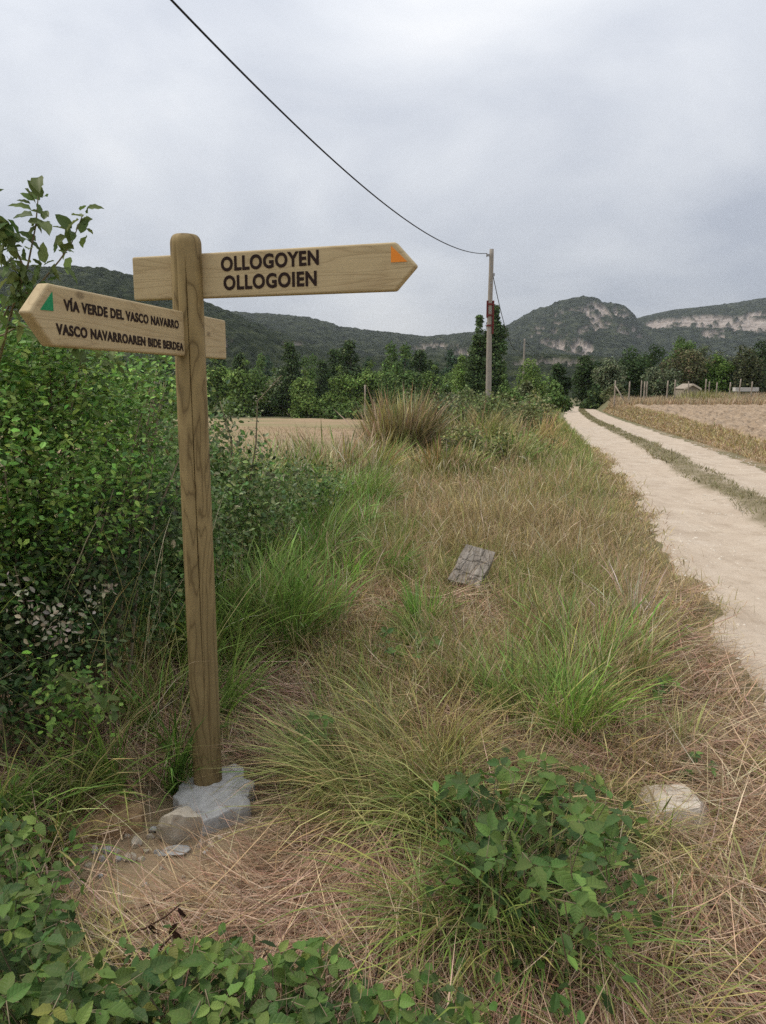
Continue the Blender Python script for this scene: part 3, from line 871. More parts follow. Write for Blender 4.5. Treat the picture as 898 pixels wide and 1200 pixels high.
def tree_lobes(r, h, wd, base, n, top=.25, lean=0):
    L_ = []
    for i in range(n):
        z = r.uniform(base, 1.0)
        f = (z - base) / (1 - base)
        env = math.sin(math.pi * min(1, .12 + f * (.80 if top < .1 else 1 - top * .2))) ** (.4 if top < .1 else .6) * (1 - top * f)
        a = r.uniform(0, 2 * math.pi); q = r.uniform(.25, .75) * env * wd
        s = r.uniform(.26, .44) * wd * (.6 + .5 * env)
        L_.append((q * math.cos(a), q * math.sin(a), z * h - s * .5, s, s, s * r.uniform(.7, 1.0)))
    L_.append((0, 0, h * (base + .35), wd * .6, wd * .6, h * .3))
    return L_
def make_tree(name, loc, label, category, h, wd, seed, cols, n=2200, leaf=.30, base=.25, nl=16, top=.25, group=None, trunk=.16, mat=None, parts=('trunk', 'crown')):
    r = np.random.default_rng(seed)
    t = thing(name, loc, label, category, group)
    L_ = tree_lobes(r, h, wd, base, nl, top)
    m = MB()
    zz_ = np.linspace(-.3, h * .75, 9)
    bend = np.stack([.04 * h * np.sin(zz_ / h * 3 + seed), .03 * h * np.cos(zz_ / h * 2.3 + seed), zz_], -1)
    m.add(*tube(bend, np.interp(zz_, [0, h * .75], [trunk, trunk * .25]), 8))
    for l in L_[:10]:
        z = max(h * base * .6, l[2] - wd * .4)
        s = np.array([np.interp(z, zz_, bend[:, 0]), np.interp(z, zz_, bend[:, 1]), z])
        e = np.array(l[:3]); mid = (s + e) / 2 + (0, 0, -.05 * h)
        m.add(*tube([s, mid, e], [trunk * .45, trunk * .28, trunk * .08], 5))
    m.build(parts[0], M['bark'], t, True)
    P, d, k = lobed(n, L_, r, 3.5)
    T, U, Nn = rand_frames(n, d * .8 + (0, 0, .5), .55, r)
    lobetint = r.uniform(.75, 1.25, (len(L_), 1))[k]
    c = pal(n, cols, r) * lobetint
    V, Fc, cc = leaves(P, T, U, Nn, leaf * r.uniform(.6, 1.4, n), c, KITE * (1, 1.5, 1), KITEF)
    mk(parts[1], V, Fc, mat or M['far_leaf'], t, cc)
    return t
G_DARK = [(0.076, 0.114, 0.044), (0.103, 0.149, 0.053), (0.066, 0.103, 0.044)]
G_MID = [(0.127, 0.196, 0.062), (0.161, 0.242, 0.07), (0.103, 0.161, 0.053)]
G_LIGHT = [(0.169, 0.254, 0.064), (0.203, 0.295, 0.076), (0.144, 0.211, 0.059)]
G_OLIVE = [(0.146, 0.166, 0.078), (0.186, 0.205, 0.098), (0.117, 0.137, 0.058)]

# valley wood on the left
kinds = []
for i, (lab, cols, h, wd, base, top, nl) in enumerate([
        ('mid green broadleaf tree in the valley wood beyond the mown field', G_MID, 12, 5.0, .0, .3, 18),
        ('dark green tree in the valley wood beyond the mown field', G_DARK, 12.5, 4.6, .0, .35, 18),
        ('pale green rounded tree in the valley wood beyond the mown field', G_LIGHT, 10, 5.0, .0, .3, 18),
        ('dense blue green tree in the valley wood beyond the mown field', [(.055, .09, .05), (.07, .115, .06)], 13, 4.4, .0, .45, 18),
        ('narrow dark poplar among the valley trees near the poplar pair', G_DARK, 12, 1.7, .06, .3, 20)]):
    kinds.append((lab, cols, h, wd, base, top, nl))
proto = {}
wood = []
r = np.random.default_rng(5)
spots = []
for px in np.arange(-120, 560, 19): spots.append((px + r.uniform(-9, 9), 138 + r.uniform(-6, 10) + max(0, px - 430) * .2, r.choice([0, 2, 2, 0, 1])))
for px in np.arange(-120, 570, 24): spots.append((px + r.uniform(-9, 9), 168 + r.uniform(-10, 10), r.choice([0, 1, 3, 1, 2])))
for px in np.arange(-120, 570, 24): spots.append((px + r.uniform(-9, 9), 205 + r.uniform(-12, 12), r.choice([1, 3, 0, 3])))
for px in (455, 463, 474, 482, 489, 497, 504, 512): spots.append((px, 185 + r.uniform(-5, 5), 4))
for px, Yd, kd in spots:
    lab, cols, h, wd, base, top, nl = kinds[int(kd)]
    d = ray(px, 446); x = d[0] * Yd; z = float(zg(x, Yd))
    s = r.uniform(.82, 1.12)
    if px < 250: s *= .92
    if kd in proto: copy_tree(proto[kd], (x, Yd, z), r.uniform(0, 6.28), (s * r.uniform(.9, 1.15), s, s))
    else:
        proto[kd] = make_tree('valley_tree', (x, Yd, z), lab, 'tree', h, wd, 40 + int(kd), cols, 4200, .42, base, nl, top, 'trees of the valley wood')
# poplar pair behind the tall pole
Yp = 112.
for px, hpx, ww, lab in ((560.5, 370, 2.1, 'shorter left stem of the poplar pair behind the tall utility pole'), (579, 357, 2.7, 'taller right poplar of the pair behind the tall utility pole')):
    b_ = at(px, 446, Yp); z = float(zg(b_[0], Yp)); h = at(px, hpx, Yp)[2] - z
    make_tree('poplar_tree', (b_[0], Yp, z), lab, 'tree', h, ww, int(px), [(0.072, 0.112, 0.045), (0.095, 0.149, 0.054), (0.124, 0.180, 0.063)], 15000, .30, .03, 80, .12, trunk=.2)
def put(px, ytop, Yd, wpx, seed, cols, lab, name='field_tree', n=3000, leaf=.25, base=.05, nl=18, top=.25, cat='tree', group=None, trunk=.14, parts=('trunk', 'crown')):
    b_ = at(px, 446, Yd); z = float(zg(b_[0], Yd)); h = at(px, ytop, Yd)[2] - z
    return make_tree(name, (b_[0], Yd, z), lab, cat, h, wpx / 2 * Yd / F, seed, cols, n, leaf, base, nl, top, group, trunk, parts=parts)
put(621, 420, 88, 70, 301, [(.17, .25, .065), (.20, .29, .075), (.14, .21, .055)], 'round bright green willow bush between the tall pole and the thin pole', 'willow_bush', 7000, .20, .02, 34, .3, 'bush', parts=('stem', 'foliage'))
put(541, 417, 120, 40, 302, G_LIGHT, 'pale green tree left of the poplar pair', n=4000)
put(523, 425, 130, 30, 303, G_MID, 'mid green tree at the end of the valley wood beside the pale green tree', n=3000)
put(591, 436, 100, 26, 307, G_MID, 'low green tree at the foot of the taller poplar')
# oak row on the right, behind the fence
oaks = [(655, 423, 108, 26, 1, 'small dark round tree beside the far utility pole'),
        (690, 415, 104, 44, 1, 'dark oak at the end of the track, left end of the oak row'),
        (716, 418, 98, 44, 3, 'grey green holm oak in front of the oak row above the track end'),
        (742, 410, 108, 44, 1, 'dark green oak behind the grey green holm oak'),
        (763, 405, 114, 40, 1, 'dark oak between the holm oak and the pointed tree'),
        (797, 394, 118, 40, 0, 'tall pointed mid green tree rising above the oak row'),
        (776, 421, 96, 40, 3, 'low grey green oak in front of the pointed tree'),
        (803, 405, 100, 50, 4, 'broad brownish olive holm oak in the middle of the oak row'),
        (830, 405, 112, 44, 3, 'grey green oak behind the brownish holm oak'),
        (843, 412, 99, 42, 2, 'bright mid green oak in the oak row behind the shed'),
        (872, 406, 98, 54, 5, 'dark holm oak with pale olive top behind the white trough'),
        (893, 393, 116, 34, 1, 'tall dark pine like tree at the right of the oak row'),
        (915, 408, 100, 50, 1, 'dark oak right of the dark holm oak at the edge of the row')]
oc = {0: G_MID, 1: [(0.053, 0.085, 0.033), (0.068, 0.105, 0.037)], 2: [(0.122, 0.198, 0.049), (0.150, 0.235, 0.056)], 3: [(0.160, 0.188, 0.104), (0.122, 0.154, 0.079), (0.206, 0.229, 0.131)], 4: [(0.169, 0.146, 0.079), (0.140, 0.140, 0.066), (0.112, 0.124, 0.056)], 5: [(0.085, 0.094, 0.045), (0.160, 0.169, 0.085), (0.056, 0.071, 0.034)]}
for i, (px, yt, Yd, wp, kd, lab) in enumerate(oaks):
    put(px, yt, Yd, wp * 1.15, 400 + i, oc[kd], lab, 'oak_tree', 6500, .26, .0, 26, .05, group='oak row behind the fence')
for i, px in enumerate([935, 965, 1000, 1040, 1085, 1130]):
    put(px, 404 + 6 * math.sin(i * 2.3), 104 + 5 * (i % 3), 58, 450 + i, oc[[1, 3, 4][i % 3]], ['dark oak', 'grey green oak', 'olive oak'][i % 3] + ' in the row past the right end of the white trough', 'oak_tree', 2500, .28, .02, 20, .25, group='oak row behind the fence')
# low shrubs between the tall pole and the track
low = [(600, 456, 52, 50, G_MID, 'low mid green shrub at the foot of the thin pole'), (618, 449, 66, 50, G_OLIVE, 'olive scrub left of the far bend of the track'),
       (650, 447, 78, 42, G_MID, 'green scrub beside the far bend of the track'), (628, 458, 46, 40, [(0.150, 0.180, 0.060), (0.128, 0.165, 0.053)], 'pale green shrub between the thin pole and the track'),
       (700, 452, 90, 36, G_DARK, 'dark scrub where the track disappears'), (722, 450, 88, 34, G_OLIVE, 'olive scrub between the track end and the fence'), (552, 452, 34, 90, G_OLIVE, 'wide olive shrub in front of the tall pole foot'),
       (592, 462, 36, 60, [(0.143, 0.165, 0.060), (0.112, 0.135, 0.048)], 'yellow green shrub just right of the tall pole foot'), (600, 468, 36, 50, G_OLIVE, 'olive shrub on the verge before the track bend')]
for i, (px, yt, Yd, wp, cols, lab) in enumerate(low):
    put(px, yt, Yd, wp, 500 + i, cols, lab, 'shrub', 3200, .0032 * Yd + .03, .0, 20, .2, 'shrub', trunk=.03, parts=('stem', 'foliage'))
# hedge line along the bottom of the mown field
for i, px in enumerate(range(395, 560, 22)):
    put(px, 472 - (px - 395) * .05, 118 - i * 2, 44, 520 + i, G_MID, 'low hedge bush along the far edge of the mown field', 'hedge_bush', 900, .4, .0, 12, .1, 'bush', 'low hedge of the mown field', .06, ('stem', 'foliage'))

# ------------------------------------------------------------------ fence posts, shed, trough
for i, (px, yt, yb, lean, lab) in enumerate([
        (720.5, 446, 464, 0, 'grey fence stake beside the leaning prop'), (737.5, 447, 461, 0, 'fence stake'), (751.5, 446, 459, 0, 'fence stake'), (755, 447, 463, 0, 'fence stake'), (758, 447, 460, 0, 'fence stake'),
        (781.5, 446, 463, 0.02, 'fence stake'), (790.5, 445, 465, 0, 'fence stake'), (806.5, 447, 459, 0, 'fence stake'), (827, 444, 457, 0, 'fence stake'), (831, 447, 457, 0, 'fence stake'), (840, 448, 457, 0, 'fence stake'), (855, 448, 457, .03, 'fence stake'), (865.5, 444, 459, .07, 'fence stake'), (881, 447, 458, 0, 'fence stake')]):
    Yd = 70. if yb > 460 else 76.
    b_ = at(px, yb, Yd); z = float(zg(b_[0], Yd)); h = at(px, yt, Yd)[2] - z
    t = np.linspace(-.3, h, 6)
    V, fs = tube(np.stack([t * lean, 0 * t, t], -1), np.linspace(.075, .06, 6), 7)
    o = mk('fence_post', V, fs, M['stake'], smooth=True); o.location = (b_[0], Yd, z)
    tag(o, lab if i == 0 else 'thin grey wooden stake of the broken fence along the ploughed field', 'fence post', 'fence stakes along the ploughed field')
a = at(721, 452, 69.5); b_ = at(735, 466, 69.); b_[2] = zg(b_[0], 69.) 
V, fs = tube([a, (a + b_) / 2, b_], .06, 7)
tag(mk('leaning_prop', V, fs, M['stake'], smooth=True), 'dark slanting wooden prop leaning on the first fence stake', 'prop')
xw, Yw = at(428, 480, 100.)[0], 100.
zb = float(zg(xw, Yw)); t = np.linspace(-.3, at(428, 451, Yw)[2] - zb, 6)
V, fs = tube(np.stack([0 * t, 0 * t, t], -1), .11, 7); o = mk('field_stake', V, fs, M['stake'], smooth=True); o.location = (xw, Yw, zb); tag(o, 'lone wooden stake standing in the mown field by the valley wood', 'stake')
# low gabled shed
c = at(811, 457, 82.); zc = float(zg(c[0], 82.))
sh = thing('shed', (c[0], 82., zc), 'low shed with a pale flat gable roof behind the fence', 'shed')
rz_ = at(811, 450.5, 82.)[2] - zc; ez = at(811, 455.5, 82.)[2] - zc; hw = 0.82
m = MB(); V = np.array([[-hw, 0, -.1], [hw, 0, -.1], [hw, 0, ez], [0, 0, rz_], [-hw, 0, ez]]); V2 = V + (0, 2.4, 0)
m.add(np.concatenate([V, V2]), [np.array([[0, 1, 2], [0, 2, 3], [0, 3, 4], [7, 6, 5], [8, 7, 5], [9, 8, 5]]), np.array([[0, 5, 6, 1], [1, 6, 7, 2], [4, 9, 5, 0]])])
m.build('wall', M['stake'], sh)
for s in (-1, 1):
    dxx, dzz = hw * 1.12, (rz_ - ez) * 1.12
    V = np.array([[0, -.2, rz_ + .02], [s * dxx, -.2, rz_ - dzz + .02], [s * dxx, 2.6, rz_ - dzz + .02], [0, 2.6, rz_ + .02]]); V = np.concatenate([V, V + (0, 0, .06)])
    mk('roof_panel', V, np.array([[3, 2, 1, 0], [4, 5, 6, 7], [0, 1, 5, 4], [1, 2, 6, 5], [2, 3, 7, 6], [3, 0, 4, 7]]), M['stake'], sh)
    V = np.array([[0, -.26, rz_ - .10], [s * dxx, -.26, rz_ - dzz - .10], [s * dxx, -.21, rz_ - dzz - .10], [0, -.21, rz_ - .10]]); V = np.concatenate([V, V + (0, 0, .2)])
    mk('bargeboard', V, np.array([[3, 2, 1, 0], [4, 5, 6, 7], [0, 1, 5, 4], [1, 2, 6, 5], [2, 3, 7, 6], [3, 0, 4, 7]]), M['plaster'], sh)
c = at(874, 457, 80.); zc = float(zg(c[0], 80.))
tr = thing('water_trough', (c[0], 80., zc), 'long low white trough at the field edge under the dark holm oak', 'trough')
hh = max(.4, at(874, 454, 80.)[2] - zc); L2 = 1.2
for (bx_, by_, sx_, sy_) in ((0, -.3, 2 * L2, .08), (0, .3, 2 * L2, .08), (-L2 + .04, 0, .08, .516), (L2 - .04, 0, .08, .516)):
    mk('side', *box(bx_, by_, hh - .2, sx_, sy_, .4), M['white'], tr)
for bx_ in (-L2 + .2, L2 - .2):
    mk('leg', *box(bx_, 0, (hh - .4) / 2 - .05, .12, .5, hh - .31), M['stake'], tr)
mk('water', *box(0, 0, hh - .12, 2 * L2 - .17, .51, .02), M['darkgap'], tr)

# ------------------------------------------------------------------ grass and straw
def blades(x, y, H, az, lean, curve, Wd, col, seg=3, z0=0.0, head=0.0, base_col=None, r=rng, face=None, zmin=.008):
    n = len(x)
    b = lambda a: np.broadcast_to(np.asarray(a, float), (n,))
    H, az, lean, curve, Wd, z0, head = map(b, (H, az, lean, curve, Wd, z0, head))
    zb_ = zg(x, y)
    ts = np.linspace(0, 1, seg + 1)
    px_, py_, pz_ = x.copy(), y.copy(), zb_ + z0
    C = [np.stack([px_, py_, pz_], -1)]
    for k in range(seg):
        th = lean + curve * (ts[k] + .5 / seg)
        st = H / seg
        px_ = px_ + st * np.sin(th) * np.cos(az); py_ = py_ + st * np.sin(th) * np.sin(az); pz_ = pz_ + st * np.cos(th)
        pz_ = np.maximum(pz_, zb_ + zmin + z0 * .6)
        C.append(np.stack([px_, py_, pz_], -1))
    fa = (az + np.pi / 2 + r.normal(0, .7, n)) if face is None else face
    sd = np.stack([np.cos(fa), np.sin(fa), r.normal(0, .25, n)], -1)
    V = np.zeros((n, 2 * seg + 1, 3)); cc = np.zeros((n, 2 * seg + 1, 3))
    for k in range(seg):
        wv = Wd * (1 - .55 * ts[k]) * (1 + head * (1.5 if k == seg - 1 else -.4)) * .5
        V[:, 2 * k] = C[k] - sd * wv[:, None]; V[:, 2 * k + 1] = C[k] + sd * wv[:, None]
        f = ts[k]
        c = col if base_col is None else base_col * (1 - f) + col * f
        cc[:, 2 * k] = c; cc[:, 2 * k + 1] = c
    V[:, -1] = C[-1]; cc[:, -1] = col
    q = []
    for k in range(seg - 1): q += [[2 * k, 2 * k + 1, 2 * k + 3], [2 * k, 2 * k + 3, 2 * k + 2]]
    q.append([2 * seg - 2, 2 * seg - 1, 2 * seg])
    Fc = np.array(q)[None] + (np.arange(n) * (2 * seg + 1))[:, None, None]
    return V.reshape(-1, 3), Fc.reshape(-1, 3), cc.reshape(-1, 3)
def scatter(n, d0, d1, power=1.0, amax=36):
    th = R(90) - np.deg2rad(rng.uniform(-amax, amax, n))
    u = rng.random(n)
    d = (d0 ** power + u * (d1 ** power - d0 ** power)) ** (1 / power) if power else d0 * (d1 / d0) ** u
    return d * np.cos(th), d * np.sin(th)
STRAW = [(.46, .32, .20), (.54, .40, .26), (.36, .235, .145), (.62, .49, .33), (.42, .27, .18), (.30, .19, .11)]
PINK = [(.44, .285, .19), (.50, .345, .23), (.34, .21, .135), (.58, .435, .30), (.25, .15, .09)]
DRYG = [(0.504, 0.396, 0.179), (0.408, 0.324, 0.137), (0.6, 0.48, 0.231), (0.336, 0.276, 0.105)]
OLIVE = [(0.3, 0.284, 0.099), (0.374, 0.353, 0.125), (0.24, 0.247, 0.079), (0.45, 0.39, 0.158)]
GREEN = [(0.148, 0.235, 0.048), (0.192, 0.295, 0.058), (0.122, 0.192, 0.043), (0.244, 0.33, 0.076)]
LUSH = [(0.157, 0.284, 0.049), (0.21, 0.373, 0.061), (0.126, 0.225, 0.043), (0.272, 0.431, 0.088)]
PALE = [(.60, .52, .38), (.68, .60, .46), (.52, .43, .30)]
RKX, RKY = gp(790, 962)
def dirtmask(x, y):
    return np.clip(np.exp(-(((x - dx) / .32) ** 2 + ((y - dy) / .28) ** 2)) * 1.5 + 1.9 * np.exp(-(((x - PB[0] - .02) / .26) ** 2 + ((y - 2.85) / .28) ** 2)) + 1.2 * np.exp(-(((x - RKX) / .13) ** 2 + ((y - RKY + .03) / .16) ** 2)) + .6 * np.exp(-(((x - hx) / .2) ** 2 + ((y - hy) / .2) ** 2)), 0, 1)
def choose2(c1, c2, w_):
    k = rng.random(len(w_)) < w_
    return np.where(k[:, None], c1, c2)
lat = lambda x, y: extl(y) + wob(y, 1.0) * .6 - x
keepout = lambda x, y: ~((np.abs(x - tx) < .17) & (y < ty + .25) & (y > ty - 1.1) & (rng.random(len(x)) < .8))

# flattened straw round the sign and the foreground
def straw_layer():
    n = 95000
    x, y = scatter(n, 1.15, 6.2, .55)
    l = lat(x, y)
    k = (l > -.1) & (rng.random(n) > dirtmask(x, y) * .97) & (x > -2.3)
    zone = fbm(x * .9 + 3, y * .9, 90, 3)
    k &= rng.random(n) < .55 + .7 * zone
    x, y = x[k], y[k]; n = len(x)
    flow = 3.7 + 3.6 * (fbm(x * 1.1, y * 1.1, 91, 3) - .5) * 2
    az = flow + rng.normal(0, .65, n) + np.pi * (rng.random(n) < .35)
    H = rng.uniform(.10, .42, n)
    lean = rng.normal(1.38, .16, n); curve = rng.normal(.08, .25, n)
    z0 = rng.random(n) ** 1.5 * .085
    pk = sst(.42, .62, fbm(x * 1.4, y * 1.4, 93, 3))
    c = choose2(pal(n, PINK, rng), pal(n, STRAW, rng), pk)
    g = sst(.52, .68, fbm(x * 1.2 + 9, y * 1.2, 95, 3)) * .8
    c = choose2(pal(n, OLIVE, rng), c, g)
    d = np.hypot(x, y)
    return blades(x, y, H, az, lean, curve, np.maximum(.0034, .0011 * d) * rng.uniform(.5, 1.6, n), c, 3, z0)
m = MB(); m.add(*straw_layer())
m.build('straw', M['grass'], kind='stuff', label='flattened tan and pinkish dry straw covering the verge', category='straw')

gm = MB()
def verge(n, d0, d1, power):
    x, y = scatter(n, d0, d1, power)
    l = lat(x, y)
    k = (l > -.05) & (rng.random(n) > dirtmask(x, y) * 1.3) & keepout(x, y)
    k &= ~((y < 4.2) & (x < -.35)) | (rng.random(n) < .06)
    k &= x > -3.2 - .12 * y
    k &= rng.random(n) < sst(0, .5, l) * .75 + .25
    nearpost = (y < 3.6) & (rng.random(n) < .72)
    k &= ~nearpost
    x, y, l = x[k], y[k], l[k]; n = len(x)
    d = np.hypot(x, y)
    gn = fbm(x * .75 + 1.3, y * .55, 101, 4)
    leftg = sst(.9, 2.2, l - 1.0 - y * .14)            # greener away from the track
    gw = np.clip(sst(.43, .56, gn) * .8 + leftg * .45, 0, .92)
    c = choose2(pal(n, OLIVE + GREEN, rng), choose2(pal(n, DRYG, rng), pal(n, STRAW, rng), np.full(n, .5)), gw)
    bc = choose2(pal(n, OLIVE + GREEN, rng), pal(n, DRYG, rng), np.full(n, .45)) * .8
    H = rng.uniform(.14, .40, n) * (.55 + .75 * fbm(x * 1.1, y * 1.1, 103, 2)) * (1 + .4 * sst(5, 9, d)) * (.45 + .55 * sst(0, .7, l))
    az = rng.uniform(0, 6.28, n)
    lean = np.abs(rng.normal(.28, .25, n)); curve = np.abs(rng.normal(.75, .5, n))
    head = (rng.random(n) < .22) * 1.0
    gm.add(*blades(x, y, H, az, lean, curve, np.maximum(.0036, .00065 * d) * rng.uniform(.5, 1.6, n), c, 3, 0, head, bc))
verge(115000, 2.6, 9, .75)
verge(95000, 8, 26, .6)
# taller seeding stems
def stems(n, d0, d1):
    x, y = scatter(n, d0, d1, .7)
    l = lat(x, y); k = (l > .3) & (x > -1.2 - .1 * y) & ~((y < 4.4) & (x < .2)) & keepout(x, y)
    x, y = x[k], y[k]; n = len(x); d = np.hypot(x, y)
    c = pal(n, PALE + STRAW, rng)
    gm.add(*blades(x, y, rng.uniform(.35, .68, n), rng.uniform(0, 6.28, n), np.abs(rng.normal(.12, .12, n)), np.abs(rng.normal(.7, .4, n)), np.maximum(.0022, .0005 * d), c, 5, 0, .9, pal(n, OLIVE, rng)))
stems(8500, 3.4, 15)
gm.build('verge_grass', M['grass'], kind='stuff', label='mixed olive and dry seeding grass on the verge beside the track', category='grass')

# tussocks: each clump is a thing of its own
def tussock(px, py, rad, n, H, az0, azs, lean, curve, cols, label, tips=None, wd=.004, tall=0.0, x=None, y=None, name='grass_tussock', seg=4, head=0.0):
    if x is None: x, y = gp(px, py, tall)
    n = int(n * .62); wd = wd * 1.5
    nt_ = max(4, n // 45)
    a = rng.uniform(0, 6.28, nt_); q = rad * 1.15 * np.sqrt(rng.random(nt_))
    own = rng.integers(0, nt_, n)
    X_, Y_ = x + (q * np.cos(a))[own] + rng.normal(0, rad * .12, n), y + (q * np.sin(a))[own] + rng.normal(0, rad * .12, n)
    ta = np.where(rng.random(nt_) < azs, az0 + rng.normal(0, .45, nt_), a + rng.normal(0, .6, nt_))
    az = ta[own] + rng.normal(0, .75, n)
    tint = rng.uniform(.75, 1.25, (nt_, 1)) * (1 + rng.normal(0, .07, (nt_, 3)))
    c = np.clip(pal(n, tips or cols, rng) * tint[own], .005, .9); bc = np.clip(pal(n, cols, rng) * tint[own], .005, .9)
    H = H * rng.uniform(.7, 1.15, nt_)[own]
    hd = (rng.random(n) < head) * 1.0
    V, Fc, cc = blades(X_, Y_, H * rng.uniform(.55, 1.15, n), az, np.abs(rng.normal(lean, .22, n)), np.abs(rng.normal(curve, .3, n)), np.maximum(wd, .0006 * math.hypot(x, y)) * rng.uniform(.6, 1.3, n), c, seg, 0, hd, bc)
    z = float(zg(x, y))
    o = mk(name, V - (x, y, z), Fc, M['grass'], col=cc); o.location = (x, y, z)
    return tag(o, label, 'grass')
tussock(462, 945, .24, 1500, .62, R(215), .62, .55, 1.15, GREEN + OLIVE, 'large drooping olive tussock combed over to the right of the signpost foot', DRYG + OLIVE, .003)
tussock(410, 905, .18, 800, .50, R(200), .5, .5, 1.1, GREEN + OLIVE, 'green grass tuft behind the large drooping tussock near the signpost', GREEN + DRYG, .003)
tussock(510, 890, .22, 900, .55, R(240), .5, .5, 1.1, OLIVE, 'olive tussock between the signpost and the bramble clump', DRYG, .003)
tussock(640, 860, .26, 1300, .50, R(100), .2, .35, .95, LUSH, 'lush green tussock just behind the bramble clump', LUSH + GREEN + OLIVE, .0045)
tussock(700, 800, .26, 1000, .50, R(90), .2, .3, .85, LUSH + GREEN, 'bright green tussock with seed stalks near the track edge', LUSH + DRYG, .004, head=.15)
tussock(590, 830, .20, 800, .45, R(160), .3, .4, .95, GREEN, 'green tuft to the left of the lush tussock behind the brambles', GREEN + OLIVE, .004)
tussock(735, 760, .2, 500, .55, 0, 0, .25, .7, GREEN + OLIVE, 'seeding green clump at the verge edge beyond the bright green tussock', DRYG + PALE, .0035, head=.3)
tussock(560, 1080, .22, 1000, .55, R(245), .7, .6, 1.0, GREEN + OLIVE, 'long green grass spilling downhill in front of the bramble clump', GREEN + OLIVE, .0045)
tussock(610, 1120, .2, 700, .5, R(250), .6, .6, 1.0, GREEN + OLIVE, 'green grass fan below the right side of the bramble clump', GREEN, .0045)
tussock(520, 985, .15, 600, .5, R(210), .7, .5, 1.1, OLIVE + GREEN, 'grass tuft growing through the left side of the bramble clump', DRYG + GREEN, .004)
tussock(40, 985, .2, 600, .55, R(-50), .5, .45, 1.0, GREEN + LUSH, 'arching green grass tuft at the foot of the leafy shrub', GREEN + DRYG, .005)
tussock(70, 930, .14, 300, .45, R(-60), .5, .5, 1.0, GREEN + DRYG, 'thin grass tuft beside the orange soil heap', GREEN + DRYG, .004)
tussock(680, 1185, .25, 700, .4, R(230), .4, .7, .9, OLIVE + DRYG, 'olive grass tuft in the straw in front of the pale rock', OLIVE + GREEN, .004)
tussock(850, 1120, .3, 700, .35, R(200), .4, .8, .8, OLIVE + DRYG, 'flattened olive grass tuft below the pale rock', DRYG, .004)
tussock(800, 890, .22, 420, .3, 0, 0, .6, .8, GREEN + OLIVE, 'low green tuft behind the pale rock', OLIVE + DRYG, .004)
tussock(515, 770, .2, 500, .35, 0, 0, .5, .8, GREEN, 'short green tuft between the timber block and the bramble clump', GREEN + OLIVE, .005)
tussock(505, 745, .1, 160, .42, 0, 0, .2, .5, LUSH, 'upright bright green tuft just left of the timber block', LUSH, .008)
for i, (px, py, rad, n, H) in enumerate([(385, 575, .5, 1500, .85), (330, 640, .4, 1500, .75), (380, 610, .4, 1500, .75), (300, 690, .35, 1100, .65), (405, 580, .4, 1200, .8), (350, 700, .3, 900, .6), (290, 610, .4, 900, .7), (420, 640, .35, 700, .5), (270, 720, .3, 800, .6), (190, 800, .25, 500, .5), (150, 850, .2, 350, .45)]):
    x, y = gp(px, py, .3)
    tussock(px, py, rad, n, H, R(-60), .15, .25, .9, LUSH + GREEN, 'lush tall green grass clump ' + ['between the thicket end and the tall reed clump', 'behind the signpost beside the bramble thicket', 'in the middle of the green grass right of the signpost', 'close behind the signpost', 'below the tall reed clump', 'in front of the green grass towards the straw', 'against the bramble thicket behind the post', 'thinning out to dry grass', 'touching the post at half height', 'under the thicket left of the post', 'in the shade between shrub and post'][i], LUSH + GREEN + OLIVE[:1], .006, x=x, y=y, head=.06)
# tall reed like clump on the bank
y = 17.0; x = ray(468, 500)[0] * y
tussock(0, 0, .52, 3000, 1.5, 0, 0, .2, .35, [(.22, .23, .09), (.28, .26, .11), (.17, .19, .07)], 'tall stiff reed clump with straw tips on the bank beside the mown field', STRAW + DRYG + OLIVE, .016, x=x, y=y, name='reed_clump', head=.2)
tussock(0, 0, .4, 900, .95, 0, 0, .3, .6, [(.12, .13, .05), (.16, .16, .065)], 'smaller reed clump with straw tips right of the tall one', STRAW + OLIVE, .016, x=x + 1.1, y=y + .9, name='reed_clump')
tussock(0, 0, .5, 600, .7, 0, 0, .3, .6, GREEN + OLIVE, 'green grass skirt in front of the tall reed clump', GREEN + DRYG, .009, x=x - .2, y=y - 1.6)

for i, (px, Yd, rad, n, H, cols, lab) in enumerate([
        (292, 10.5, .45, 900, 1.0, LUSH + OLIVE, 'tall mixed grass hiding the mown field just right of the signpost'), (330, 11.0, .5, 900, 1.05, LUSH + GREEN, 'tall green grass before the mown field behind the bare stalk'),
        (368, 11.5, .5, 900, 1.05, GREEN + DRYG, 'tall seeding grass halfway between signpost and reed clump'), (402, 12.0, .5, 900, 1.0, LUSH + OLIVE, 'tall green grass left of the skirt of the reed clump'),
        (520, 13.5, .6, 900, .8, OLIVE + GREEN, 'rough olive grass mound right of the reed clump'), (575, 15.5, .7, 1100, .85, GREEN + OLIVE, 'green and straw grass mound on the bank before the shrubs'),
        (620, 18.0, .7, 1000, .75, OLIVE + DRYG, 'straw tipped grass mound near the track bend'), (545, 19.0, .8, 1300, 1.25, OLIVE + GREEN, 'tall pale green grass mound between reed clump and shrubs'), (600, 22.0, .9, 1300, 1.2, OLIVE + DRYG, 'tall straw grass mound in front of the tall pole')]):
    tussock(0, 0, rad, n, H, 0, 0, .22, .6, cols, lab, cols + STRAW + DRYG, .012, x=ray(px, 500)[0] * Yd, y=Yd, head=.2)

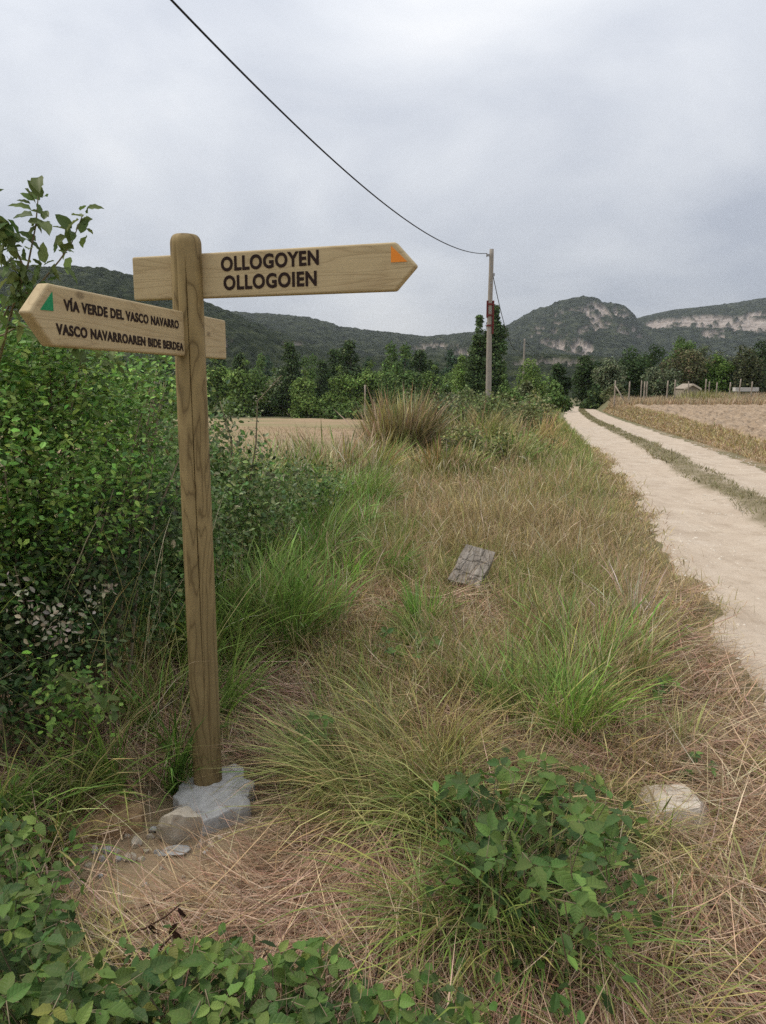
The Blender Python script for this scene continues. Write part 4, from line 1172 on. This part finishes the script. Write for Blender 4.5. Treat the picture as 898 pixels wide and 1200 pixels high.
# pale wild oat stalks at the edge of the mown field, and far verge
m = MB()
n = 650; x = rng.uniform(-3.2, .1, n); y = rng.uniform(9, 13.5, n)
x = x - (13 - y) * .02
m.add(*blades(x, y, rng.uniform(.5, 1.15, n), rng.uniform(0, 6.28, n), np.abs(rng.normal(.08, .08, n)), np.abs(rng.normal(.55, .35, n)), .006, pal(n, PALE, rng), 5, 0, 1.0, pal(n, DRYG, rng)))
n = 240; x = rng.uniform(-2.3, -1.0, n); y = rng.uniform(2.9, 4.2, n)
m.add(*blades(x, y, rng.uniform(.5, 1.3, n), rng.uniform(0, 6.28, n), np.abs(rng.normal(.25, .2, n)), np.abs(rng.normal(.8, .4, n)), .004, pal(n, PALE + DRYG + GREEN, rng), 6, 0, .3, pal(n, OLIVE, rng)))
m.build('wild_oats', M['grass'], kind='stuff', label='pale nodding wild oat stalks along the hedge and the mown field', category='grass')
m = MB()
def strip_scatter(n, y0, y1, p, fx, H, cols, wd, lean=.25, curve=.7, head=.15, base=None):
    u = rng.random(n); y = (y0 ** p + u * (y1 ** p - y0 ** p)) ** (1 / p)
    x = fx(y, rng.random(n)); d = np.hypot(x, y)
    h = H(y, n) if callable(H) else H
    c = pal(n, cols, rng); bc = pal(n, base or cols, rng)
    m.add(*blades(x, y, h * rng.uniform(.5, 1.25, n) * (.6 + .8 * fbm(x * .8, y * .8, 111, 3)), rng.uniform(0, 6.28, n), np.abs(rng.normal(lean, .2, n)), np.abs(rng.normal(curve, .3, n)), np.maximum(wd, .00075 * d) * rng.uniform(.7, 1.3, n), c, 2, 0, (rng.random(n) < head) * 1.0, bc))
strip_scatter(16000, 14, 48, .5, lambda y, u: extl(y) - .1 - u ** 1.2 * (2.5 + .12 * y), .42, OLIVE + GREEN + DRYG, .007, base=GREEN)
strip_scatter(9000, 24, 95, .5, lambda y, u: extl(y) - .1 - u * 9, .45, GREEN + OLIVE, .02)
n = 9000; y = rng.uniform(27, 70, n); x = -rng.random(n) * 28 + 2
m.add(*blades(x, y, rng.uniform(.08, .3, n), rng.uniform(0, 6.28, n), .3, .5, .03, pal(n, [(.36, .27, .16), (.28, .22, .11), (.20, .19, .08)], rng), 2, .05))
m.build('bank_grass', M['grass'], kind='stuff', label='green and dry grass on the far verge and over the mown field', category='grass')
m = MB()
def crown_x(y, u):
    return extl(y) * (.495 - .0 * y) + extr(y) * .505 + (u - .5) * (.62 * (.25 + 1.3 * fbm(y * 1.6, y * 0, 113, 4))) + .08 * (fbm(y * .6, y * 0 + 3, 114, 2) - .5)
strip_scatter(21000, 3.0, 95, .35, crown_x, .125, [(.21, .19, .085), (.26, .235, .115), (.17, .17, .07), (.34, .28, .16)], .0035, .5, .7, .1)
m.build('track_crown_grass', M['grass'], kind='stuff', label='low olive grass strip between the two wheel lines of the track', category='grass')
m = MB()
strip_scatter(9000, 2.0, 22, .6, lambda y, u: extl(y) + wob(y, 1.0) * .8 + (rng.normal(0, .14, len(y)) + .05), .13, DRYG + STRAW + OLIVE, .0035, .5, .8)
m.build('track_edge_grass', M['grass'], kind='stuff', label='sparse dry tufts fraying the left edge of the track', category='grass')
m = MB()
strip_scatter(15000, 8, 78, .45, lambda y, u: extr(y) + .05 + u ** 1.3 * 1.05, lambda y, n: .11 + .002 * y, DRYG + STRAW + PALE[2:], .008, .35, .8, .25, STRAW + DRYG)
strip_scatter(2200, 10, 60, .5, lambda y, u: extr(y) + .3 + u * .7, .2, OLIVE + DRYG, .009, .35, .8)
m.build('field_bank_grass', M['grass'], kind='stuff', label='dry grass on the low bank between track and ploughed field', category='grass')
m = MB()
n = 26000; y = rng.uniform(66.5, 79, n); x = extr(y) + .5 + rng.random(n) * 40
m.add(*blades(x, y, rng.uniform(.35, .95, n) * (.6 + .7 * fbm(x * .5, y * .5, 117, 2)), rng.uniform(0, 6.28, n), np.abs(rng.normal(.2, .15, n)), .5, .055, pal(n, [(.44, .34, .21), (.50, .40, .26), (.38, .28, .16)], rng), 2))
n = 1500; y = rng.uniform(78, 79.5, n); x = 36.5 + rng.uniform(-3, 3, n)
m.add(*blades(x, y, rng.uniform(.7, 1.25, n), rng.uniform(0, 6.28, n), .15, .4, .06, pal(n, [(.44, .34, .21), (.50, .40, .26)], rng), 2))
n = 900; y = rng.uniform(70, 74, n); x = 29.5 + rng.normal(0, 1.2, n)
m.add(*blades(x, y, rng.uniform(.5, 1.6, n), rng.uniform(0, 6.28, n), .15, .5, .06, pal(n, OLIVE + [(.40, .36, .24)], rng), 2))
m.build('fence_line_grass', M['grass'], kind='stuff', label='pale tall dry grass along the fence beyond the ploughed field', category='grass')

# loose gravel on the wheel lines
n = 5200; u = rng.random(n); y = (2.2 ** .5 + u * (40 ** .5 - 2.2 ** .5)) ** 2
f_ = np.where(rng.random(n) < .6, rng.uniform(.04, .45, n), rng.uniform(.55, .97, n)); x = extl(y) * (1 - f_) + extr(y) * f_
OC = np.array([[1, 0, 0], [-1, 0, 0], [0, 1, 0], [0, -1, 0], [0, 0, 1], [0, 0, -1]], float); OF = np.array([[0, 2, 4], [2, 1, 4], [1, 3, 4], [3, 0, 4], [2, 0, 5], [1, 2, 5], [3, 1, 5], [0, 3, 5]])
V = OC[None] * (rng.uniform(.004, .016, n) * rng.uniform(.5, 1.6, n) + .0004 * y)[:, None, None] * rng.uniform(.6, 1.3, (n, 6, 3)) * (1, 1, .6) + np.stack([x, y, zg(x, y) + .015 + np.interp(f_, fr, prof)], -1)[:, None]
mk('gravel', V.reshape(-1, 3), (OF[None] + (np.arange(n) * 6)[:, None, None]).reshape(-1, 3), M['pale_stone'], kind='stuff', label='loose pale gravel scattered on the wheel lines of the track', category='gravel')

# ------------------------------------------------------------------ hedge on the left
def plant(name, label, category, base, lobes, n, leaf, cols, seed, stems=10, mat=None, shell=2.6, spread=.6, tmpl=(LEAF, LEAFF3), stem_r=.012, extra=None, up=.6):
    r = np.random.default_rng(seed)
    base = np.array(base, float)
    t = thing(name, base, label, category)
    L_ = np.array(lobes, float); L_[:, :3] -= base
    P, d, k = lobed(n, L_, r, shell)
    # small twig clumps: pull leaves to sub-centres so the mass breaks up
    sub = P[r.integers(0, n, n // 20)]
    own = r.integers(0, len(sub), n)
    P2 = sub[own] + r.normal(0, leaf * 1.8, (n, 3))
    P = np.where((r.random(n) < .85)[:, None], P2, P)
    zmin_ = .02
    P[:, 2] = np.maximum(P[:, 2], zmin_)
    T, U, Nn = rand_frames(n, d * .6 + (0, 0, up) + (0, -.25, 0), spread, r)
    tint = (r.uniform(.6, 1.4, (len(sub), 1)) * (1 + r.normal(0, .08, (len(sub), 3))))[own]
    c = pal(n, cols, r) * tint
    V, Fc, cc = leaves(P, T, U, Nn, leaf * r.uniform(.45, 1.5, n), c, *tmpl)
    mk('foliage', V, Fc, mat or M['leaf'], t, cc)
    m = MB()
    for i in range(stems):
        l = L_[r.integers(0, len(L_))]
        e = l[:3] + r.normal(0, .3, 3) * l[3:6]
        s = np.array([r.normal(0, .15), r.normal(0, .15), -.05]) + np.array([l[0] * .5, l[1] * .5, 0])
        mid = s * .45 + e * .55 + r.normal(0, .05, 3) + (0, 0, .1)
        m.add(*tube([s, (s + mid) / 2 + r.normal(0, .02, 3), mid, (mid + e) / 2 + r.normal(0, .03, 3), e], np.linspace(stem_r, stem_r * .25, 5), 6))
    m.build('stem', M['cane'], t, True, kind='stuff')
    return t
def lb(px, py, Yd, rr, ry=None, rzz=None):
    p = at(px, py, Yd); return (p[0], p[1], p[2], rr, ry or rr, rzz or rr)
SHRUB = [(0.179, 0.309, 0.063), (0.231, 0.362, 0.074), (0.138, 0.255, 0.054), (0.274, 0.402, 0.091), (0.106, 0.201, 0.046)]
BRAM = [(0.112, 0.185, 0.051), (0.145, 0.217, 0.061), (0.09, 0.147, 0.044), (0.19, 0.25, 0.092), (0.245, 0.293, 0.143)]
shx, shy = -1.75, 3.5
shrub = plant('leafy_shrub', 'large yellow green leafy shrub with a tall sprig under the left pointing board', 'shrub', (shx, shy, float(zg(shx, shy))),
      [lb(20, 440, 3.6, .33), lb(70, 455, 3.7, .33), lb(125, 470, 4.1, .30), lb(190, 462, 4.5, .22), lb(10, 540, 3.4, .42), lb(85, 560, 3.6, .40), lb(145, 535, 4.2, .32), lb(20, 620, 3.4, .30), lb(-70, 480, 3.4, .5), lb(-90, 640, 3.2, .45), lb(40, 410, 3.7, .2), lb(70, 800, 3.05, .12), lb(95, 830, 3.0, .10)],
      24000, .031, SHRUB, 201, 85, stem_r=.011, up=1.2, spread=.5)
_lob = [lb(30, 660, 3.45, .36), lb(100, 655, 3.7, .34), lb(45, 745, 3.3, .28), lb(10, 820, 3.1, .2), lb(115, 735, 3.6, .2), lb(-60, 720, 3.2, .4), lb(140, 610, 4.2, .3)]
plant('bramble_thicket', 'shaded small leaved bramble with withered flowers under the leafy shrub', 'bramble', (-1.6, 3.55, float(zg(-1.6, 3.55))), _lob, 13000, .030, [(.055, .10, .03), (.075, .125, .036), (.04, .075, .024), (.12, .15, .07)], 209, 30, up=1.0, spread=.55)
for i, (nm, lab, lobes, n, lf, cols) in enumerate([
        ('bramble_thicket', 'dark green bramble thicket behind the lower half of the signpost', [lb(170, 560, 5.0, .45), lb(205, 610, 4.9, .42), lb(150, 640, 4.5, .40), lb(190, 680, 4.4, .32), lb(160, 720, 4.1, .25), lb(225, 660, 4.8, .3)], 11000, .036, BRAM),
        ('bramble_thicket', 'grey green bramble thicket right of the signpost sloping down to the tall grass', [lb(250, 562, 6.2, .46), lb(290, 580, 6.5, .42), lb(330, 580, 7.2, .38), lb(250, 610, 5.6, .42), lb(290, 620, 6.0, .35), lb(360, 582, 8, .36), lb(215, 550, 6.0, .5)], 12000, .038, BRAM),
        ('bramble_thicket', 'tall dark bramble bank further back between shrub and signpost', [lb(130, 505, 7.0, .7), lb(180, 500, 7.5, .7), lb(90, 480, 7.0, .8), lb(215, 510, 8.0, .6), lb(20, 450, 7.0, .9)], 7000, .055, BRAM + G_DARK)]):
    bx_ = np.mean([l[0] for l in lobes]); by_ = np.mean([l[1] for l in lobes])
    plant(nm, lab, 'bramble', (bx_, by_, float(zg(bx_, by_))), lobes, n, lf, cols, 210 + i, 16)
# small scrub on the bank further along
for i, (px, py, Yd, wd, ht, n, lf, cols, lab) in enumerate([
        (556, 525, 15.0, .62, .8, 5000, .05, [(0.173, 0.207, 0.069), (0.219, 0.252, 0.082), (0.275, 0.252, 0.115)], 'dense olive green shrub on the bank right of the tall reed clump'),
        (590, 510, 17.0, .9, .55, 4500, .055, [(0.196, 0.252, 0.069), (0.230, 0.298, 0.081)], 'bright green low shrub on the bank beside the olive shrub'),
        (606, 505, 19.0, .6, .5, 3500, .06, [(0.184, 0.219, 0.081), (0.252, 0.252, 0.103)], 'low green scrub at the track edge before the bend'),
        (520, 475, 26.0, 1.4, 1.65, 4500, .09, G_OLIVE, 'wide olive bush behind the tall reed clump'),
        (585, 485, 27.0, 1.2, 1.35, 4500, .09, [(0.184, 0.219, 0.081), (0.230, 0.230, 0.103)], 'brownish olive scrub behind the bright green low shrub'),
        (560, 478, 25.0, 1.2, 1.5, 4500, .08, [(0.196, 0.230, 0.092), (0.161, 0.196, 0.069)], 'olive bush in front of the tall utility pole'),
        (612, 488, 30.0, 1.1, 1.1, 3000, .1, [(0.230, 0.230, 0.103), (0.184, 0.207, 0.081)], 'dry olive scrub along the track beyond the low green scrub')]):
    c = at(px, py, Yd); z = float(zg(c[0], Yd))
    r = np.random.default_rng(600 + i)
    lobes = [(c[0] + r.normal(0, wd * .45), Yd + r.normal(0, wd * .4), z + ht * r.uniform(.3, .7), wd * r.uniform(.3, .5), wd * r.uniform(.3, .5), ht * r.uniform(.35, .5)) for _ in range(9)]
    plant('bank_shrub', lab, 'shrub', (c[0], Yd, z), lobes, n, lf, cols, 230 + i, 12, tmpl=(KITE * (1, 1.3, 1), KITEF))

# ------------------------------------------------------------------ single leaves: sprig and brambles
def leaflet_mesh(name, mat, ln=1.0, wid=.66, serr=.05, seed=0, curl=.18):
    r = np.random.default_rng(seed)
    k = 7
    u = np.linspace(0, 1, k)
    half = wid / 2 * np.sin(np.pi * u ** .8) ** .75 * (1 - .25 * u)
    V = []; Fc = []
    for i in range(k):
        hz = half[i] * (1 + serr * (1 if i % 2 else -1) * (0 < i < k - 1))
        dz = -curl * u[i] ** 2
        ve = .03 * (1 if i % 2 else -1) * (0 < i < k - 1)
        V += [(u[i] * ln, -hz, dz + hz * .38 + ve), (u[i] * ln, -hz * .5, dz + hz * .22), (u[i] * ln, 0, dz - .01), (u[i] * ln, hz * .5, dz + hz * .22), (u[i] * ln, hz, dz + hz * .38 + ve)]
    Fq = grid_faces(5, k)
    o = mk(name, np.array(V), Fq, mat, smooth=True)
    me = o.data; bpy.data.objects.remove(o)
    return me
lm = [leafy('bramble_leaf_' + n_, tint=c, trans=.3, use_attr=False, rnd=.28, gloss=.3, veins=True) for n_, c in (('dark', (.058, .112, .026)), ('mid', (.10, .175, .034)), ('bright', (.165, .25, .05)), ('yellow', (.22, .24, .05)))]
LM = [[leaflet_mesh('leaf', lm[c], seed=s, wid=w_, curl=cu) for s, (w_, cu) in enumerate([(.66, .12), (.74, .22), (.6, .3)])] for c in range(4)]
sm_ = [leafy('shrub_leaf_' + n_, tint=c, trans=.4, use_attr=False, rnd=.25, gloss=.25) for n_, c in (('mid', (.12, .175, .05)), ('bright', (.17, .22, .07)))]
SM = [[leaflet_mesh('leaf', sm_[c], seed=9 + s, wid=.6, curl=cu, serr=0.0) for s, cu in enumerate([.12, .25])] for c in range(2)]
def place_leaf(me, parent, origin, p, xdir, nrm, size):
    x_ = Vector(xdir).normalized(); z_ = Vector(nrm); z_ = (z_ - x_ * z_.dot(x_)).normalized(); y_ = z_.cross(x_)
    o = bpy.data.objects.new('leaf', me); COL.objects.link(o); o.parent = parent
    m4 = Matrix((x_, y_, z_)).transposed().to_4x4()
    for i in range(3):
        for j in range(3): m4[i][j] *= size
    m4.translation = Vector(p) - Vector(origin)
    o.matrix_local = m4
    return o
def bramble_plant(label, base, centres, size, wts=(.4, .4, .18, .02), seed=0, cane_n=8):
    """centres: world points of three-leaflet leaves"""
    r = np.random.default_rng(seed)
    t = thing('bramble_plant', base, label, 'bramble')
    b_ = np.array(base, float)
    m = MB(); cnt = 0
    for c in centres:
        c = np.array(c, float)
        yaw = r.uniform(0, 6.28); nrm = np.array([r.normal(0, .38), r.normal(-.22, .38), 1.0]); nrm /= np.linalg.norm(nrm)
        ci = r.choice(4, p=wts)
        s = size * r.uniform(.65, 1.2)
        ax = np.array([math.cos(yaw), math.sin(yaw), 0]); ax -= ax.dot(nrm) * nrm; ax /= np.linalg.norm(ax); ay = np.cross(nrm, ax)
        for da, fs_ in ((0, 1.15), (1.35, .9), (-1.35, .9)):
            if cnt >= 297: break
            dr = ax * math.cos(da) + ay * math.sin(da) + r.normal(0, .12, 3)
            place_leaf(LM[ci][r.integers(3)], t, base, c + ax * (.012 if da == 0 else 0), dr, nrm + r.normal(0, .18, 3), s * fs_); cnt += 1
        foot = np.array([c[0] * .75 + b_[0] * .25, c[1] * .75 + b_[1] * .25 + .03, b_[2] + .01])
        pts = np.array([foot, foot * .4 + c * .6 + (0, 0, -.03), c - ax * .05 - (0, 0, .012), c]) - b_
        m.add(*tube(pts, [.0028, .002, .0013, .001], 5))
    o = m.build('stem', M['cane'], t, True, kind='stuff')
    if len(centres) > 40:
        nf_ = 1000; C_ = np.array(centres)[r.integers(0, len(centres), nf_)]
        zl = zg(C_[:, 0], C_[:, 1])
        P = np.stack([C_[:, 0] + r.normal(0, .06, nf_), C_[:, 1] + r.normal(0, .06, nf_), zl + (C_[:, 2] - zl) * r.uniform(.15, .92, nf_)], -1) - b_
        T, U, Nn = rand_frames(nf_, np.array([0, -.2, 1.0]), .45, r)
        V, Fc, cc = leaves(P, T, U, Nn, size * r.uniform(.5, 1.0, nf_), pal(nf_, [(.075, .14, .03), (.11, .18, .038), (.055, .10, .025)], r))
        mk('foliage', V, Fc, M['leaf'], t, cc, kind='stuff')
    return t
def centres_from(n, poly, t0, t1, seed):
    """leaf positions over an outline given in photo pixels, at heights t0..t1 above the ground"""
    r = np.random.default_rng(seed); out = []
    poly = np.array(poly, float)
    lo, hi = poly.min(0), poly.max(0)
    while len(out) < n:
        p = lo + (hi - lo) * r.random(2)
        ins = False; j = len(poly) - 1
        for i in range(len(poly)):
            if (poly[i, 1] > p[1]) != (poly[j, 1] > p[1]) and p[0] < (poly[j, 0] - poly[i, 0]) * (p[1] - poly[i, 1]) / (poly[j, 1] - poly[i, 1]) + poly[i, 0]: ins = not ins
            j = i
        if not ins: continue
        tl = r.uniform(t0, t1)
        x, y = gp(p[0], p[1], tl)
        out.append((x, y, float(zg(x, y)) + tl))
    return out
for i, (lab, poly, n, t0, t1, sz, wts) in enumerate([
        ('bramble at the foot of the leafy shrub climbing up from the grass', [(-60, 890), (15, 905), (45, 935), (50, 1010), (70, 1060), (60, 1110), (-60, 1130)], 60, .1, .4, .052, (.45, .4, .14, .01)),
        ('dense bramble clump in the shrub side corner of the bare soil', [(-60, 1070), (40, 1070), (95, 1100), (105, 1150), (95, 1260), (-60, 1260)], 90, .08, .36, .052, (.4, .45, .14, .01)),
        ('bramble carpet in front of the bare soil below the dead cane', [(95, 1160), (160, 1140), (210, 1108), (285, 1118), (330, 1150), (330, 1260), (80, 1260)], 95, .06, .3, .052, (.2, .42, .33, .05)),
        ('bramble carpet with yellowing leaves below the large drooping tussock', [(300, 1125), (345, 1110), (385, 1120), (400, 1145), (455, 1135), (490, 1155), (540, 1130), (560, 1185), (575, 1260), (300, 1260)], 98, .05, .28, .05, (.22, .40, .32, .06)),
        ('low bramble clump with fresh leaves growing in the tall grass', [(530, 905), (600, 890), (690, 905), (730, 940), (735, 1000), (690, 1040), (690, 1085), (655, 1080), (620, 1030), (560, 1020), (520, 985)], 99, .04, .46, .058, (.22, .42, .35, .01)),
        ('small bramble shoot at the straw edge near the track', [(768, 795), (795, 795), (800, 815), (770, 820)], 9, .05, .2, .045, (.4, .4, .2, 0)),
        ('tiny bramble seedling in the straw below the brambles', [(500, 1078), (525, 1082), (528, 1105), (500, 1110)], 5, .04, .1, .05, (.2, .5, .3, 0)),
        ('dark leafy weeds in the grass before the timber block', [(440, 735), (475, 730), (520, 760), (480, 785), (440, 765)], 24, .05, .2, .05, (.5, .4, .1, 0)),
        ('leafy weeds in the straw right behind the signpost foot', [(285, 770), (300, 765), (305, 800), (285, 805)], 6, .03, .12, .045, (.3, .5, .2, 0)),
        ('low green weeds in the straw above the pale rock', [(805, 880), (840, 885), (845, 915), (805, 915)], 10, .03, .12, .04, (.5, .4, .1, 0)),
        ('pale green weeds beside the drooping tussock near the post', [(345, 850), (390, 835), (400, 870), (350, 880)], 16, .15, .35, .04, (.2, .4, .4, 0))]):
    cs = centres_from(n, poly, t0, t1, 700 + i)
    bx_ = float(np.mean([c[0] for c in cs])); by_ = float(np.mean([c[1] for c in cs]))
    bramble_plant(lab, (bx_, by_, float(zg(bx_, by_))), cs, sz, wts, 720 + i)
# tall sprig rising out of the leafy shrub
def sprig(parent, path, Yd, n, size, seed, rad=.006):
    r = np.random.default_rng(seed)
    P = np.array([at(px, py, Yd + dy_) for px, py, dy_ in path])
    org = np.array(parent.location)
    V, fs = tube(P - org, np.linspace(rad, rad * .3, len(P)), 6)
    mk('stem', V, fs, M['cane'], parent, smooth=True)
    seg = np.concatenate([[0], np.cumsum(np.linalg.norm(np.diff(P, axis=0), axis=1))])
    for i in range(n):
        u = r.uniform(.35, 1.0) if i > 3 else 1.0
        s = u * seg[-1]
        p = np.array([np.interp(s, seg, P[:, k]) for k in range(3)]) + r.normal(0, .022, 3)
        dr = r.normal(0, 1, 3) + (0, -.2, -.15)
        place_leaf(SM[r.integers(2)][r.integers(2)], parent, org, p, dr, (r.normal(0, .5), r.normal(-.5, .4), 1), size * r.uniform(.6, 1.25))
sprig(shrub, [(-10, 460, .3), (15, 360, .1), (33, 310, 0), (42, 265, 0), (46, 218, 0)], 3.0, 64, .075, 1)
sprig(shrub, [(-20, 420, .3), (12, 356, .1), (45, 335, 0), (70, 305, 0), (84, 285, 0), (97, 252, 0)], 3.0, 60, .066, 2, .005)
sprig(shrub, [(30, 318, 0), (18, 290, 0), (2, 270, 0), (-10, 245, 0)], 3.0, 30, .075, 3, .004)
sprig(shrub, [(20, 345, .1), (26, 330, 0), (8, 300, 0)], 3.0, 18, .07, 4, .003)
sprig(shrub, [(-20, 400, .2), (5, 392, .1), (25, 380, .1), (50, 392, .1), (90, 402, .2), (140, 425, .4)], 3.2, 50, .06, 5, .005)
sprig(shrub, [(40, 820, 0), (70, 790, -.1), (100, 800, -.15), (122, 835, -.2)], 3.0, 44, .045, 6, .004)
# pale withered flower heads and the dead cane
r = np.random.default_rng(31)
m = MB()
for (px, py, sp, n) in [(72, 735, .05, 70), (35, 715, .04, 30), (110, 700, .02, 14), (128, 690, .015, 10), (20, 690, .03, 16)]:
    c = at(px, py, 2.92)
    P = c + r.normal(0, sp, (n, 3)) - np.array(shrub.location)
    T, U, Nn = rand_frames(n, np.array([0, -.5, .4]), .9, r)
    m.add(*leaves(P, T, U, Nn, .026 * r.uniform(.6, 1.3, n), pal(n, [(.36, .32, .23), (.42, .38, .28), (.26, .23, .15)], r)))
m.build('withered_leaves', M['leaf'], shrub, kind='stuff')
dcx, dcy = gp(110, 1110)
dc = thing('dead_cane', (dcx, dcy, float(zg(dcx, dcy))), 'dead dark brown bramble cane with withered leaves over the bare soil', 'dead branch')
def dpt(px, py, tl): x, y = gp(px, py, tl); return np.array([x, y, float(zg(x, y)) + tl]) - np.array(dc.location)
for pth in ([(95, 1112, .03), (135, 1104, .10), (170, 1100, .14), (195, 1085, .18), (212, 1068, .22)], [(100, 1135, .03), (150, 1132, .08), (185, 1122, .12)], [(115, 1082, .05), (160, 1072, .08), (205, 1055, .09)], [(178, 1135, .03), (190, 1110, .12), (205, 1095, .16)]):
    V, fs = tube([dpt(*p) for p in pth], np.linspace(.0042, .002, len(pth)), 6); mk('stem', V, fs, M['deadcane'], dc, smooth=True)
dl = leafy('withered_leaf', tint=(.075, .042, .028), use_attr=False, rnd=.3, trans=.15)
dme = leaflet_mesh('leaf', dl, wid=.45, curl=.5, seed=4)
for (px, py, tl) in [(210, 1070, .21), (205, 1098, .17), (200, 1100, .15), (175, 1088, .15), (172, 1095, .13), (178, 1085, .16), (208, 1094, .16), (150, 1108, .1), (120, 1120, .06), (168, 1120, .1), (116, 1100, .08), (122, 1135, .05), (100, 1090, .1), (160, 1128, .08), (110, 1125, .09)]:
    p = dpt(px, py, tl) + np.array(dc.location)
    place_leaf(dme, dc, dc.location, p, (r.normal(0, .5), r.normal(0, .5), -1), (r.normal(), -1, r.normal()), .05 * r.uniform(.7, 1.2))
# thorny stalks standing right of the signpost
for (pth, Yd, lab) in [([(290, 585, 0), (300, 520, 0), (302, 470, 0), (330, 440, 0)], 6.2, 'tall bare stalk with pale buds leaning right behind the signpost'), ([(268, 590, 0), (272, 520, 0), (258, 470, 0)], 6.0, 'short bare stalk with pale buds close to the signpost')]:
    P = np.array([at(a, b_, Yd) for a, b_, _ in pth]); gz_ = float(zg(P[0, 0], Yd)); P = np.concatenate([[[P[0, 0], Yd, gz_ - .02]], P])
    t = thing('dry_stalk', (P[0, 0], Yd, gz_), lab, 'stalk'); org = np.array(t.location)
    V, fs = tube(P - org, np.linspace(.010, .003, len(P)), 6); mk('stem', V, fs, M['cane'], t, smooth=True)
    n = 120; u = r.random(n) ** .6
    seg = np.linspace(0, 1, len(P)); Q = np.stack([np.interp(.45 + u * .55, seg, P[:, k]) for k in range(3)], -1) - org + r.normal(0, .035, (n, 3))
    T, U, Nn = rand_frames(n, np.array([0, -.3, .6]), .9, r)
    V, Fc, cc = leaves(Q, T, U, Nn, .03 * r.uniform(.6, 1.3, n), pal(n, [(.16, .19, .10), (.24, .25, .16), (.10, .13, .06)], r)); mk('foliage', V, Fc, M['leaf'], t, cc)

# ------------------------------------------------------------------ haze
V, Fc = box(500, 1600, 150, 7600, 3800, 330)
hz, _b, _out = material('haze_air')
nt.nodes.remove(_b)
pv = N('ShaderNodeVolumePrincipled')
pv.inputs['Color'].default_value = (.80, .86, .95, 1)
pv.inputs['Density'].default_value = .00007
L(pv.outputs[0], _out.inputs['Volume'])
mk('haze', V, Fc, hz, kind='stuff')
